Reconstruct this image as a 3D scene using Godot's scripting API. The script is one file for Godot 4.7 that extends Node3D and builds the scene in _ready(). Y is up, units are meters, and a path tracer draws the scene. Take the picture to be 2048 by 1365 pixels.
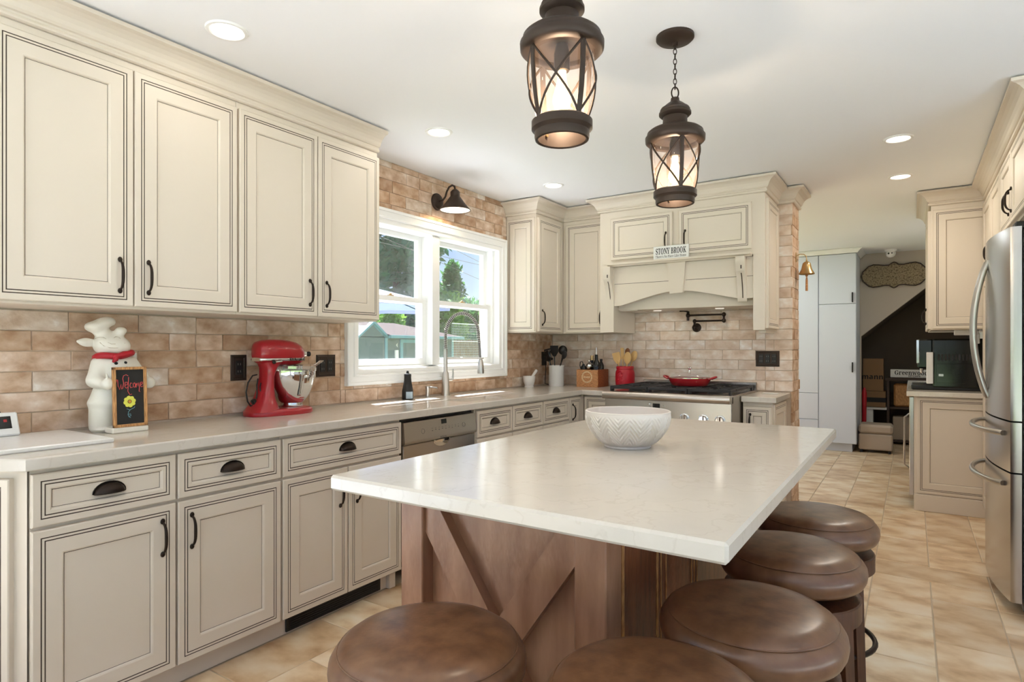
extends Node3D

var M := {}
var T := {}
var used := {}
var rng := RandomNumberGenerator.new()

# ------------------------------------------------------------------ mesh building
class MB:
	var v := PackedVector3Array()
	var n := PackedVector3Array()
	var uv := PackedVector2Array()
	var xf := Transform3D.IDENTITY
	var nb := Basis.IDENTITY

	func at(t: Transform3D) -> MB:
		xf = t
		nb = t.basis.inverse().transposed()
		return self

	func off(p: Vector3, ry := 0.0, rx := 0.0, rz := 0.0, s := Vector3.ONE) -> MB:
		return at(Transform3D(Basis.from_euler(Vector3(rx, ry, rz)).scaled_local(s), p))

	func tri(a: Vector3, b: Vector3, c: Vector3, na: Vector3, n2: Vector3, nc: Vector3, ua := Vector2.ZERO, ub := Vector2.ZERO, uc := Vector2.ZERO) -> void:
		var wa := xf * a
		var wb := xf * b
		var wc := xf * c
		var ma := (nb * na).normalized()
		var m2 := (nb * n2).normalized()
		var mc := (nb * nc).normalized()
		if (wb - wa).cross(wc - wa).dot(ma + m2 + mc) > 0.0:
			v.append(wa); v.append(wc); v.append(wb)
			n.append(ma); n.append(mc); n.append(m2)
			uv.append(ua); uv.append(uc); uv.append(ub)
		else:
			v.append(wa); v.append(wb); v.append(wc)
			n.append(ma); n.append(m2); n.append(mc)
			uv.append(ua); uv.append(ub); uv.append(uc)

	func quad(a: Vector3, b: Vector3, c: Vector3, d: Vector3, nn: Vector3) -> void:
		tri(a, b, c, nn, nn, nn, Vector2(0, 1), Vector2(1, 1), Vector2(1, 0))
		tri(a, c, d, nn, nn, nn, Vector2(0, 1), Vector2(1, 0), Vector2(0, 0))

	# flat quad whose normal is worked out and turned towards hint
	func quadh(a: Vector3, b: Vector3, c: Vector3, d: Vector3, hint: Vector3) -> void:
		var nn := (b - a).cross(c - a) + (c - a).cross(d - a)
		if nn.length() < 1e-12:
			return
		nn = nn.normalized()
		if nn.dot(hint) < 0:
			nn = -nn
		quad(a, b, c, d, nn)

	func bx(lo: Vector3, hi: Vector3, bev := 0.0) -> MB:
		var c := (lo + hi) / 2
		var h := ((hi - lo) / 2).abs()
		var b := minf(bev, minf(h.x, minf(h.y, h.z)) * 0.48)
		for i in 3:
			var j := (i + 1) % 3
			var k := (i + 2) % 3
			for s in [-1.0, 1.0]:
				var p := []
				for q in [[-1, -1], [1, -1], [1, 1], [-1, 1]]:
					var w := Vector3.ZERO
					w[i] = s * h[i]
					w[j] = q[0] * (h[j] - b)
					w[k] = q[1] * (h[k] - b)
					p.append(c + w)
				var nn := Vector3.ZERO
				nn[i] = s
				quad(p[0], p[1], p[2], p[3], nn)
				if b > 0:
					for t in [-1.0, 1.0]:
						# edges along axis k between faces i (s) and j (t)
						var e := []
						for u in [[0, -1], [0, 1], [1, 1], [1, -1]]:
							var w := Vector3.ZERO
							w[k] = u[1] * (h[k] - b)
							w[i] = s * (h[i] - (b if u[0] else 0.0))
							w[j] = t * (h[j] - (0.0 if u[0] else b))
							e.append(c + w)
						var ne := Vector3.ZERO
						ne[i] = s
						ne[j] = t
						quad(e[0], e[1], e[2], e[3], ne.normalized())
		if b > 0:
			for q in 8:
				var s := Vector3(1 if q & 1 else -1, 1 if q & 2 else -1, 1 if q & 4 else -1)
				var p := c + s * h
				var nn := s.normalized()
				tri(p - s * Vector3(0, b, b), p - s * Vector3(b, 0, b), p - s * Vector3(b, b, 0), nn, nn, nn)
		return self

	func box(c: Vector3, s: Vector3, bev := 0.0) -> MB:
		return bx(c - s / 2, c + s / 2, bev)

	# profile: Vector2(radius, height) from bottom to top (or along a wall); sharp corners stay sharp
	func lathe(prof: Array, seg := 24, out := 1.0, a0 := 0.0, a1 := TAU) -> MB:
		var m := prof.size()
		var sn := []
		for i in m - 1:
			var d: Vector2 = prof[i + 1] - prof[i]
			sn.append(Vector2(d.y, -d.x).normalized() * out if d.length() > 1e-9 else Vector2.ZERO)
		for i in m - 1:
			var n0: Vector2 = sn[i]
			var n1: Vector2 = sn[i]
			if i > 0 and n0.dot(sn[i - 1]) > 0.72:
				n0 = (n0 + sn[i - 1]).normalized()
			if i < m - 2 and n1.dot(sn[i + 1]) > 0.72:
				n1 = (n1 + sn[i + 1]).normalized()
			var p: Vector2 = prof[i]
			var q: Vector2 = prof[i + 1]
			for k in seg:
				var t0 := a0 + (a1 - a0) * k / seg
				var t1 := a0 + (a1 - a0) * (k + 1) / seg
				var c0 := Vector2(cos(t0), sin(t0))
				var c1 := Vector2(cos(t1), sin(t1))
				var A := Vector3(p.x * c0.x, p.y, p.x * c0.y)
				var B := Vector3(p.x * c1.x, p.y, p.x * c1.y)
				var C := Vector3(q.x * c1.x, q.y, q.x * c1.y)
				var D := Vector3(q.x * c0.x, q.y, q.x * c0.y)
				var na := Vector3(n0.x * c0.x, n0.y, n0.x * c0.y)
				var nbb := Vector3(n0.x * c1.x, n0.y, n0.x * c1.y)
				var nc := Vector3(n1.x * c1.x, n1.y, n1.x * c1.y)
				var nd := Vector3(n1.x * c0.x, n1.y, n1.x * c0.y)
				if p.x > 1e-6:
					tri(A, B, C, na, nbb, nc)
				if q.x > 1e-6:
					tri(A, C, D, na, nc, nd)
		return self

	func ball(c: Vector3, r: Vector3, seg := 16, rows := 10) -> MB:
		var keep := xf
		at(keep * Transform3D(Basis.from_scale(r), c))
		var p := []
		for i in rows + 1:
			var a := -PI / 2 + PI * i / rows
			p.append(Vector2(maxf(cos(a), 0.0), sin(a)))
		lathe(p, seg)
		return at(keep)

	func tube(pts: Array, rad, seg := 8, closed := false) -> MB:
		var m := pts.size()
		var tg := []
		for i in m:
			var a: Vector3 = pts[(i - 1 + m) % m] if closed or i > 0 else pts[i]
			var b: Vector3 = pts[(i + 1) % m] if closed or i < m - 1 else pts[i]
			tg.append((b - a).normalized())
		var up := Vector3.UP if absf(tg[0].y) < 0.9 else Vector3.RIGHT
		var x: Vector3 = tg[0].cross(up).normalized()
		var rings := []
		var nor := []
		for i in m:
			x = (x - tg[i] * x.dot(tg[i])).normalized()
			var y: Vector3 = tg[i].cross(x)
			var r: float = rad[i] if rad is Array else rad
			var ring := []
			var nr := []
			for k in seg:
				var a := TAU * k / seg
				var d := x * cos(a) + y * sin(a)
				nr.append(d)
				ring.append(pts[i] + d * r)
			rings.append(ring)
			nor.append(nr)
		for i in (m if closed else m - 1):
			var j := (i + 1) % m
			for k in seg:
				var l := (k + 1) % seg
				tri(rings[i][k], rings[i][l], rings[j][l], nor[i][k], nor[i][l], nor[j][l])
				tri(rings[i][k], rings[j][l], rings[j][k], nor[i][k], nor[j][l], nor[j][k])
		if not closed:
			for e in [0, m - 1]:
				var nn: Vector3 = -tg[0] if e == 0 else tg[m - 1]
				for k in range(1, seg - 1):
					tri(rings[e][0], rings[e][k], rings[e][k + 1], nn, nn, nn)
		return self

	# outline in the xy plane pushed from z0 to z1, with an optional chamfer on the front
	func prism(poly: PackedVector2Array, z0: float, z1: float, smooth := false) -> MB:
		var m := poly.size()
		var idx := Geometry2D.triangulate_polygon(poly)
		for f in [[z0, Vector3(0, 0, -1)], [z1, Vector3(0, 0, 1)]]:
			for i in range(0, idx.size(), 3):
				var p := []
				for k in 3:
					var q := poly[idx[i + k]]
					p.append(Vector3(q.x, q.y, f[0]))
				tri(p[0], p[1], p[2], f[1], f[1], f[1])
		var sgn := 1.0
		var area := 0.0
		for i in m:
			area += poly[i].cross(poly[(i + 1) % m])
		if area < 0:
			sgn = -1.0
		var sn := []
		for i in m:
			var d := poly[(i + 1) % m] - poly[i]
			sn.append(Vector2(d.y, -d.x).normalized() * sgn)
		for i in m:
			var j := (i + 1) % m
			var n0: Vector2 = sn[i]
			var n1: Vector2 = sn[i]
			if smooth:
				if n0.dot(sn[(i - 1 + m) % m]) > 0.6:
					n0 = (n0 + sn[(i - 1 + m) % m]).normalized()
				if n1.dot(sn[j]) > 0.6:
					n1 = (n1 + sn[j]).normalized()
			var a := Vector3(poly[i].x, poly[i].y, z0)
			var b := Vector3(poly[j].x, poly[j].y, z0)
			var c := Vector3(poly[j].x, poly[j].y, z1)
			var d := Vector3(poly[i].x, poly[i].y, z1)
			var u0 := Vector3(n0.x, n0.y, 0)
			var u1 := Vector3(n1.x, n1.y, 0)
			tri(a, b, c, u0, u1, u1)
			tri(a, c, d, u0, u1, u0)
		return self

	# moulding: profile Vector2(out, up) carried along a level path, mitred; out lies to the right of the walk
	func sweep(prof: Array, path: Array) -> MB:
		var m := path.size()
		var lines := []
		for i in m:
			var o := Vector3.ZERO
			var d0: Vector3 = (path[i] - path[i - 1]).normalized() if i > 0 else Vector3.ZERO
			var d1: Vector3 = (path[i + 1] - path[i]).normalized() if i < m - 1 else Vector3.ZERO
			var r0 := d0.cross(Vector3.UP)
			var r1 := d1.cross(Vector3.UP)
			if i == 0:
				o = r1
			elif i == m - 1:
				o = r0
			else:
				o = (r0 + r1) / (1.0 + r0.dot(r1))
			var l := []
			for p in prof:
				l.append(path[i] + o * p.x + Vector3.UP * p.y)
			lines.append(l)
		for i in m - 1:
			var r: Vector3 = (path[i + 1] - path[i]).normalized().cross(Vector3.UP)
			for k in prof.size() - 1:
				var e: Vector2 = prof[k + 1] - prof[k]
				var nn := (r * e.y - Vector3.UP * e.x).normalized()
				quad(lines[i][k], lines[i + 1][k], lines[i + 1][k + 1], lines[i][k + 1], nn)
		for e in [0, m - 1]:
			var nn: Vector3 = (path[0] - path[1] if e == 0 else path[m - 1] - path[m - 2]).normalized()
			var pv := PackedVector2Array()
			for p in prof:
				pv.append(p)
			var idx := Geometry2D.triangulate_polygon(pv)
			for i in range(0, idx.size(), 3):
				tri(lines[e][idx[i]], lines[e][idx[i + 1]], lines[e][idx[i + 2]], nn, nn, nn)
		return self

	# rings of points joined into a smooth skin
	func skin(rings: Array, caps := true, closed := true) -> MB:
		var m := rings.size()
		var s: int = rings[0].size()
		var nor := []
		for i in m:
			var row := []
			for k in s:
				row.append(Vector3.ZERO)
			nor.append(row)
		var total := 0.0
		for i in m:
			var cen := Vector3.ZERO
			for p in rings[i]:
				cen += p
			cen /= s
			for k in s:
				var l := (k + 1) % s if closed else mini(k + 1, s - 1)
				var l0 := (k - 1 + s) % s if closed else maxi(k - 1, 0)
				var du: Vector3 = rings[i][l] - rings[i][l0]
				var dv: Vector3 = rings[mini(i + 1, m - 1)][k] - rings[maxi(i - 1, 0)][k]
				var nn := du.cross(dv)
				nor[i][k] = nn.normalized() if nn.length() > 1e-12 else Vector3.ZERO
				total += nor[i][k].dot(rings[i][k] - cen)
		if total < 0:
			for i in m:
				for k in s:
					nor[i][k] = -nor[i][k]
		for i in m - 1:
			for k in (s if closed else s - 1):
				var l := (k + 1) % s
				tri(rings[i][k], rings[i][l], rings[i + 1][l], nor[i][k], nor[i][l], nor[i + 1][l])
				tri(rings[i][k], rings[i + 1][l], rings[i + 1][k], nor[i][k], nor[i + 1][l], nor[i + 1][k])
		if caps and closed:
			for e in [0, m - 1]:
				var cen := Vector3.ZERO
				for p in rings[e]:
					cen += p
				cen /= s
				var other := Vector3.ZERO
				for p in rings[1 if e == 0 else m - 2]:
					other += p
				var nn := (cen - other / s).normalized()
				for k in s:
					tri(cen, rings[e][k], rings[e][(k + 1) % s], nn, nn, nn)
		return self

	# panelled front: w by h, profile Vector2(inset, depth) from the outer edge inwards; closes with a flat field
	func front(w: float, h: float, prof: Array) -> MB:
		for k in prof.size() - 1:
			var p: Vector2 = prof[k]
			var q: Vector2 = prof[k + 1]
			var d := q - p
			ring4(w, h, p, q, Vector2(-d.y, d.x).normalized())
		var l: Vector2 = prof[-1]
		quad(Vector3(l.x, l.x, l.y), Vector3(w - l.x, l.x, l.y), Vector3(w - l.x, h - l.x, l.y), Vector3(l.x, h - l.x, l.y), Vector3(0, 0, 1))
		return self

	func ring4(w: float, h: float, p: Vector2, q: Vector2, nn: Vector2) -> MB:
		var a := [Vector3(p.x, p.x, p.y), Vector3(w - p.x, p.x, p.y), Vector3(w - p.x, h - p.x, p.y), Vector3(p.x, h - p.x, p.y)]
		var b := [Vector3(q.x, q.x, q.y), Vector3(w - q.x, q.x, q.y), Vector3(w - q.x, h - q.x, q.y), Vector3(q.x, h - q.x, q.y)]
		var inw := [Vector3(0, 1, 0), Vector3(-1, 0, 0), Vector3(0, -1, 0), Vector3(1, 0, 0)]
		for i in 4:
			var j := (i + 1) % 4
			quad(a[i], a[j], b[j], b[i], (inw[i] * nn.x + Vector3(0, 0, 1) * nn.y).normalized())
		return self

	func mesh() -> ArrayMesh:
		var arr := []
		arr.resize(Mesh.ARRAY_MAX)
		arr[Mesh.ARRAY_VERTEX] = v
		arr[Mesh.ARRAY_NORMAL] = n
		arr[Mesh.ARRAY_TEX_UV] = uv
		var m := ArrayMesh.new()
		m.add_surface_from_arrays(Mesh.PRIMITIVE_TRIANGLES, arr)
		return m

# ------------------------------------------------------------------ objects
func turned(p: Vector3, ry: float) -> Transform3D:
	return Transform3D(Basis.from_euler(Vector3(0, ry, 0)), p)

# outline given as (x, depth), pushed up from y0 to y1
func plan(p := Vector3.ZERO) -> Transform3D:
	return Transform3D(Basis(Vector3(1, 0, 0), Vector3(0, 0, -1), Vector3(0, 1, 0)), p)

func V(x: float, y: float, d: float) -> Vector3:
	return Vector3(x, y, -d)

func numbered(called: String) -> String:
	used[called] = used.get(called, -1) + 1
	return called if used[called] == 0 else "%s_%03d" % [called, used[called]]

func tag(o: Node3D, label: String, category: String, group := "") -> Node3D:
	o.set_meta("label", label)
	o.set_meta("category", category)
	if group:
		o.set_meta("group", group)
	return o

func thing(called: String, label: String, category: String, at := Vector3.ZERO, turn := 0.0, group := "") -> Node3D:
	var o := Node3D.new()
	o.name = numbered(called)
	add_child(o)
	o.position = at
	o.rotation.y = turn
	return tag(o, label, category, group)

func part(called: String, b, m: Material, parent: Node3D, at := Vector3.ZERO) -> MeshInstance3D:
	var o := MeshInstance3D.new()
	o.name = called
	o.mesh = b.mesh() if b is MB else b
	o.material_override = m
	o.position = at
	parent.add_child(o, true)
	return o

func solo(called: String, b, m: Material, label: String, category: String, at := Vector3.ZERO, turn := 0.0, group := "") -> MeshInstance3D:
	var o := part(numbered(called), b, m, self, at)
	o.rotation.y = turn
	tag(o, label, category, group)
	return o

func struct(called: String, b, m: Material, parent: Node3D = self) -> MeshInstance3D:
	var o := part(called, b, m, parent)
	if parent == self:
		o.set_meta("kind", "structure")
	return o

func letters(called: String, s: String, size: float, m: Material, parent: Node3D, at: Vector3, fontname := "Droid Serif", depth := 0.0012, squeeze := 1.0, turn := Vector3.ZERO, italic := false) -> MeshInstance3D:
	var t := TextMesh.new()
	var f := SystemFont.new()
	f.font_names = PackedStringArray([fontname])
	f.font_italic = italic
	f.font_weight = 700
	t.font = f
	t.text = s
	t.font_size = 64
	t.pixel_size = size / 64.0
	t.depth = depth
	var o := part(called, t, m, parent, at)
	o.rotation = turn
	o.scale = Vector3(squeeze, 1, 1)
	return o

# ------------------------------------------------------------------ materials
func noise(freq: float, octaves: int, stops: Array, size := 512, kind := FastNoiseLite.TYPE_SIMPLEX_SMOOTH, sd := 1, normal := 0.0) -> NoiseTexture2D:
	var f := FastNoiseLite.new()
	f.noise_type = kind
	f.frequency = freq
	f.seed = sd
	f.fractal_octaves = octaves
	var t := NoiseTexture2D.new()
	t.width = size
	t.height = size
	t.seamless = true
	t.noise = f
	if normal > 0:
		t.as_normal_map = true
		t.bump_strength = normal
	elif stops.size():
		var g := Gradient.new()
		var offs := PackedFloat32Array()
		var cols := PackedColorArray()
		for s in stops:
			offs.append(s[0])
			cols.append(s[1])
		g.offsets = offs
		g.colors = cols
		t.color_ramp = g
	return t

func rgb(r: float, g: float, b: float) -> Color:
	return Color(r / 255.0, g / 255.0, b / 255.0)

func mat(c: Color, rough := 0.6, metal := 0.0) -> StandardMaterial3D:
	var m := StandardMaterial3D.new()
	m.albedo_color = c
	m.roughness = rough
	m.metallic = metal
	return m

func tex(m: StandardMaterial3D, albedo, scale := Vector3.ONE, bump: Texture2D = null, nscale := 1.0, offset := Vector3.ZERO, world := true) -> StandardMaterial3D:
	if albedo:
		m.albedo_texture = albedo
	m.uv1_triplanar = true
	m.uv1_world_triplanar = world
	m.uv1_scale = scale
	m.uv1_offset = offset
	if bump:
		m.normal_enabled = true
		m.normal_texture = bump
		m.normal_scale = nscale
	return m

func glow(c: Color, e: float) -> StandardMaterial3D:
	var m := mat(c, 0.5)
	m.emission_enabled = true
	m.emission = c
	m.emission_energy_multiplier = e
	return m

func glass(c: Color, alpha: float, rough := 0.02) -> StandardMaterial3D:
	var m := mat(Color(c.r, c.g, c.b, alpha), rough)
	m.transparency = BaseMaterial3D.TRANSPARENCY_ALPHA
	return m

func materials() -> void:
	T.mottle = noise(0.012, 5, [[0.0, rgb(182, 152, 126)], [0.35, rgb(208, 184, 162)], [0.55, rgb(220, 200, 181)], [0.75, rgb(229, 213, 198)], [0.92, rgb(242, 234, 226)]], 512, FastNoiseLite.TYPE_SIMPLEX_SMOOTH, 7)
	T.pale = noise(0.012, 5, [[0.0, rgb(206, 182, 160)], [0.3, rgb(224, 204, 186)], [0.55, rgb(233, 217, 203)], [0.75, rgb(238, 227, 216)], [0.92, rgb(248, 242, 236)]], 512, FastNoiseLite.TYPE_SIMPLEX_SMOOTH, 8)
	T.rough = noise(0.035, 5, [], 512, FastNoiseLite.TYPE_SIMPLEX_SMOOTH, 11, 6.0)
	T.fine = noise(0.15, 4, [], 512, FastNoiseLite.TYPE_SIMPLEX_SMOOTH, 12, 3.0)
	T.tile = noise(0.008, 6, [[0.0, rgb(188, 156, 122)], [0.28, rgb(218, 191, 158)], [0.5, rgb(232, 211, 182)], [0.7, rgb(240, 224, 201)], [1.0, rgb(246, 236, 220)]], 512, FastNoiseLite.TYPE_SIMPLEX_SMOOTH, 21)
	T.quartz = noise(0.006, 6, [[0.0, rgb(230, 226, 221)], [0.46, rgb(233, 229, 224)], [0.5, rgb(226, 221, 215)], [0.53, rgb(233, 229, 224)], [1.0, rgb(237, 233, 228)]], 1024, FastNoiseLite.TYPE_SIMPLEX_SMOOTH, 33)
	T.wood = noise(0.02, 4, [[0.0, rgb(150, 118, 96)], [0.5, rgb(206, 176, 152)], [1.0, rgb(240, 216, 194)]], 512, FastNoiseLite.TYPE_SIMPLEX_SMOOTH, 5)
	T.woodsoft = noise(0.018, 4, [[0.0, rgb(196, 170, 152)], [0.5, rgb(222, 202, 186)], [1.0, rgb(244, 230, 216)]], 512, FastNoiseLite.TYPE_SIMPLEX_SMOOTH, 6)
	T.leather = noise(0.012, 4, [[0.0, rgb(170, 140, 116)], [0.5, rgb(220, 196, 172)], [1.0, rgb(255, 240, 220)]], 512, FastNoiseLite.TYPE_SIMPLEX_SMOOTH, 9)
	T.cells = noise(0.09, 3, [], 512, FastNoiseLite.TYPE_CELLULAR, 4, 2.0)
	T.plaque = noise(0.045, 4, [[0.2, rgb(96, 80, 56)], [0.45, rgb(146, 128, 98)], [0.6, rgb(166, 148, 116)], [0.85, rgb(100, 84, 60)]], 512, FastNoiseLite.TYPE_SIMPLEX_SMOOTH, 15)
	T.grass = noise(0.05, 4, [[0.2, rgb(70, 96, 44)], [0.8, rgb(128, 150, 78)]], 256, FastNoiseLite.TYPE_SIMPLEX_SMOOTH, 17)
	T.shingle = noise(0.04, 4, [[0.2, rgb(84, 64, 54)], [0.8, rgb(128, 100, 84)]], 256, FastNoiseLite.TYPE_SIMPLEX_SMOOTH, 19)
	M.cab = mat(rgb(223, 210, 193), 0.42)
	M.glaze = mat(rgb(66, 49, 36), 0.6)
	M.white = mat(rgb(244, 243, 240), 0.4)
	M.ceiling = mat(rgb(247, 247, 247), 0.9)
	M.wall = mat(rgb(196, 184, 170), 0.9)
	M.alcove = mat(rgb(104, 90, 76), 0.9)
	M.paint = mat(rgb(226, 222, 214), 0.85)
	M.mortar = mat(rgb(206, 186, 164), 0.95)
	M.grout = mat(rgb(196, 178, 154), 0.9)
	M.quartz = tex(mat(rgb(234, 228, 219), 0.13), T.quartz, Vector3(0.9, 0.9, 0.9))
	M.bronze = mat(rgb(50, 40, 34), 0.38, 0.75)
	M.bronze_matt = mat(rgb(62, 49, 41), 0.48, 0.5)
	M.black = mat(rgb(22, 21, 21), 0.45)
	M.blackgloss = mat(rgb(18, 17, 17), 0.12)
	M.iron = mat(rgb(44, 43, 45), 0.6, 0.2)
	M.steel = mat(rgb(190, 184, 178), 0.24, 1.0)
	M.brushed = mat(rgb(186, 180, 172), 0.33, 1.0)
	M.nickel = mat(rgb(196, 192, 186), 0.3, 1.0)
	M.chrome = mat(rgb(225, 224, 222), 0.06, 1.0)
	M.red = mat(rgb(172, 14, 30), 0.16)
	M.red.clearcoat_enabled = true
	M.red.clearcoat = 0.6
	M.redmatt = mat(rgb(184, 20, 38), 0.35)
	M.island = tex(mat(rgb(178, 140, 116), 0.32), T.woodsoft, Vector3(1.6, 0.28, 1.6), T.fine, 0.06)
	M.islandside = tex(mat(rgb(140, 92, 62), 0.36), T.wood, Vector3(3.2, 0.35, 3.2), T.fine, 0.15)
	M.leather = tex(mat(rgb(130, 98, 74), 0.36), T.leather, Vector3(2.2, 2.2, 2.2), T.cells, 0.10)
	M.leather.clearcoat_enabled = true
	M.leather.clearcoat = 0.35
	M.leather.clearcoat_roughness = 0.22
	M.stoolwood = tex(mat(rgb(106, 74, 50), 0.4), T.wood, Vector3(6, 0.6, 6))
	M.ceramic = mat(rgb(240, 238, 234), 0.22)
	M.ceramicmatt = mat(rgb(222, 212, 203), 0.45)
	M.figure = tex(mat(rgb(240, 233, 218), 0.4), null, Vector3(8, 8, 8), T.rough, 0.12)
	M.marble = tex(mat(Color(1, 1, 1), 0.25), T.quartz, Vector3(3, 3, 3))
	M.oak = tex(mat(rgb(244, 208, 152), 0.5), T.wood, Vector3(14, 2, 14))
	M.crate = tex(mat(rgb(236, 194, 144), 0.6), T.wood, Vector3(3, 18, 3))
	M.crateside = tex(mat(rgb(190, 116, 66), 0.5), T.wood, Vector3(3, 18, 3))
	M.spoon = mat(rgb(222, 180, 116), 0.5)
	M.spoondark = mat(rgb(140, 84, 46), 0.5)
	M.brass = mat(rgb(196, 166, 118), 0.28, 1.0)
	M.plastic = mat(rgb(232, 230, 226), 0.35)
	M.grey = mat(rgb(120, 116, 112), 0.5)
	M.board = mat(rgb(26, 24, 23), 0.7)
	M.window = glass(Color(0.95, 0.98, 1.0), 0.04)
	M.lantern = glass(rgb(236, 206, 188), 0.05, 0.05)
	M.lid = glass(rgb(240, 245, 245), 0.16, 0.02)
	M.wardrobe = mat(rgb(216, 220, 228), 0.45)
	M.card = mat(rgb(140, 108, 76), 0.85)
	M.darkwood = mat(rgb(60, 42, 30), 0.5)
	M.linen = tex(mat(rgb(176, 158, 140), 0.9), null, Vector3(20, 20, 20), T.fine, 0.5)
	M.bulb = glow(rgb(255, 206, 140), 6.0)
	M.lens = glow(rgb(255, 246, 232), 5.0)
	M.hoodlens = glow(rgb(255, 246, 232), 0.5)

const PULLH := 0.128
var pull_mesh: ArrayMesh
var cup_mesh: ArrayMesh

func hardware() -> void:
	var b := MB.new()
	var h := PULLH / 2
	var pts := []
	var rad := []
	for i in 13:
		var t := -1.0 + 2.0 * i / 12
		var z := 0.004 + 0.024 * pow(1.0 - pow(absf(t), 3.2), 0.75)
		pts.append(Vector3(0, t * (h - 0.008), z))
		rad.append(0.0036 + 0.0022 * (1.0 - t * t))
	b.tube(pts, rad, 8)
	for s in [-1.0, 1.0]:
		b.ball(Vector3(0, s * (h - 0.006), 0.004), Vector3(0.0085, 0.0105, 0.005), 10, 6)
	pull_mesh = b.mesh()
	var c := MB.new()
	var rings := []
	for i in 15:
		var th := PI * i / 14
		var row := []
		for k in 7:
			var ph := (PI / 2) * k / 6
			row.append(Vector3(-0.047 * cos(th), 0.034 * sin(th) * cos(ph), 0.026 * pow(sin(th), 0.8) * sin(ph)))
		rings.append(row)
	c.skin(rings, false, false)
	var rim := []
	for i in 13:
		var th := PI * i / 12
		rim.append(Vector3(-0.049 * cos(th), 0.036 * sin(th), 0.001))
	c.tube(rim, 0.0022, 6)
	var lip := []
	for i in 13:
		var th := PI * i / 12
		lip.append(Vector3(-0.047 * cos(th), 0.0, 0.026 * pow(sin(th), 0.8)))
	c.tube(lip, 0.0018, 6)
	cup_mesh = c.mesh()

# a raised-edge front with two dark glaze lines; local origin at its lower left, face towards +z
func panel_front(called: String, parent: Node3D, x0: float, x1: float, y0: float, y1: float, handle := "", inset := 0.078, z := 0.0, pre := Transform3D.IDENTITY) -> MeshInstance3D:
	var w := x1 - x0
	var h := y1 - y0
	var g := 0.022
	var t := 0.0037
	var s := 0.0062
	var p := [Vector2(0, -0.02), Vector2(0, -0.003), Vector2(0.003, 0), Vector2(g, 0), Vector2(g, -0.0016), Vector2(g + t, -0.0016), Vector2(g + t, 0),
		Vector2(g + t + s, 0), Vector2(g + t + s, -0.0016), Vector2(g + 2 * t + s, -0.0016), Vector2(g + 2 * t + s, 0), Vector2(inset, 0), Vector2(inset + 0.004, -0.002), Vector2(inset + 0.007, -0.008), Vector2(inset + 0.0085, -0.008)]
	var b := MB.new()
	b.front(w, h, p)
	var o := part(called, b, M.cab, parent, Vector3(x0, y0, z + 0.02))
	o.transform = pre * o.transform
	if true:
		var q := MB.new()
		q.ring4(w, h, Vector2(g, -0.0012), Vector2(g + t, -0.0012), Vector2(0, 1))
		q.ring4(w, h, Vector2(g + t + s, -0.0012), Vector2(g + 2 * t + s, -0.0012), Vector2(0, 1))
		q.ring4(w, h, Vector2(inset + 0.0068, -0.0078), Vector2(inset + 0.0084, -0.0078), Vector2(0, 1))
		part("glaze_line", q, M.glaze, o)
	if handle == "cup":
		part("cup_pull", cup_mesh, M.bronze, o, Vector3(w / 2, h / 2 - 0.012, -0.007 if inset < w / 2 else 0.0))
	elif handle != "":
		# L or R: which stile; T or B: which end
		var hx := 0.048 if handle[0] == "L" else w - 0.048
		var hy := 0.113 if handle[1] == "B" else h - 0.113
		part("pull_handle", pull_mesh, M.bronze, o, Vector3(hx, hy, 0))
	return o

func crown_profile() -> Array:
	return [Vector2(0, 0), Vector2(0.010, 0), Vector2(0.016, 0.004), Vector2(0.018, 0.010), Vector2(0.016, 0.016), Vector2(0.011, 0.019), Vector2(0.013, 0.026), Vector2(0.020, 0.029),
		Vector2(0.026, 0.037), Vector2(0.031, 0.050), Vector2(0.040, 0.064), Vector2(0.053, 0.076), Vector2(0.068, 0.084), Vector2(0.080, 0.087), Vector2(0.086, 0.089), Vector2(0.086, 0.104), Vector2(0, 0.104)]

# ------------------------------------------------------------------ the scene
const WX := -2.79      # tile face of the window wall
const BD := 4.90       # tile face of the range wall
const CEIL := 2.44

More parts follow.
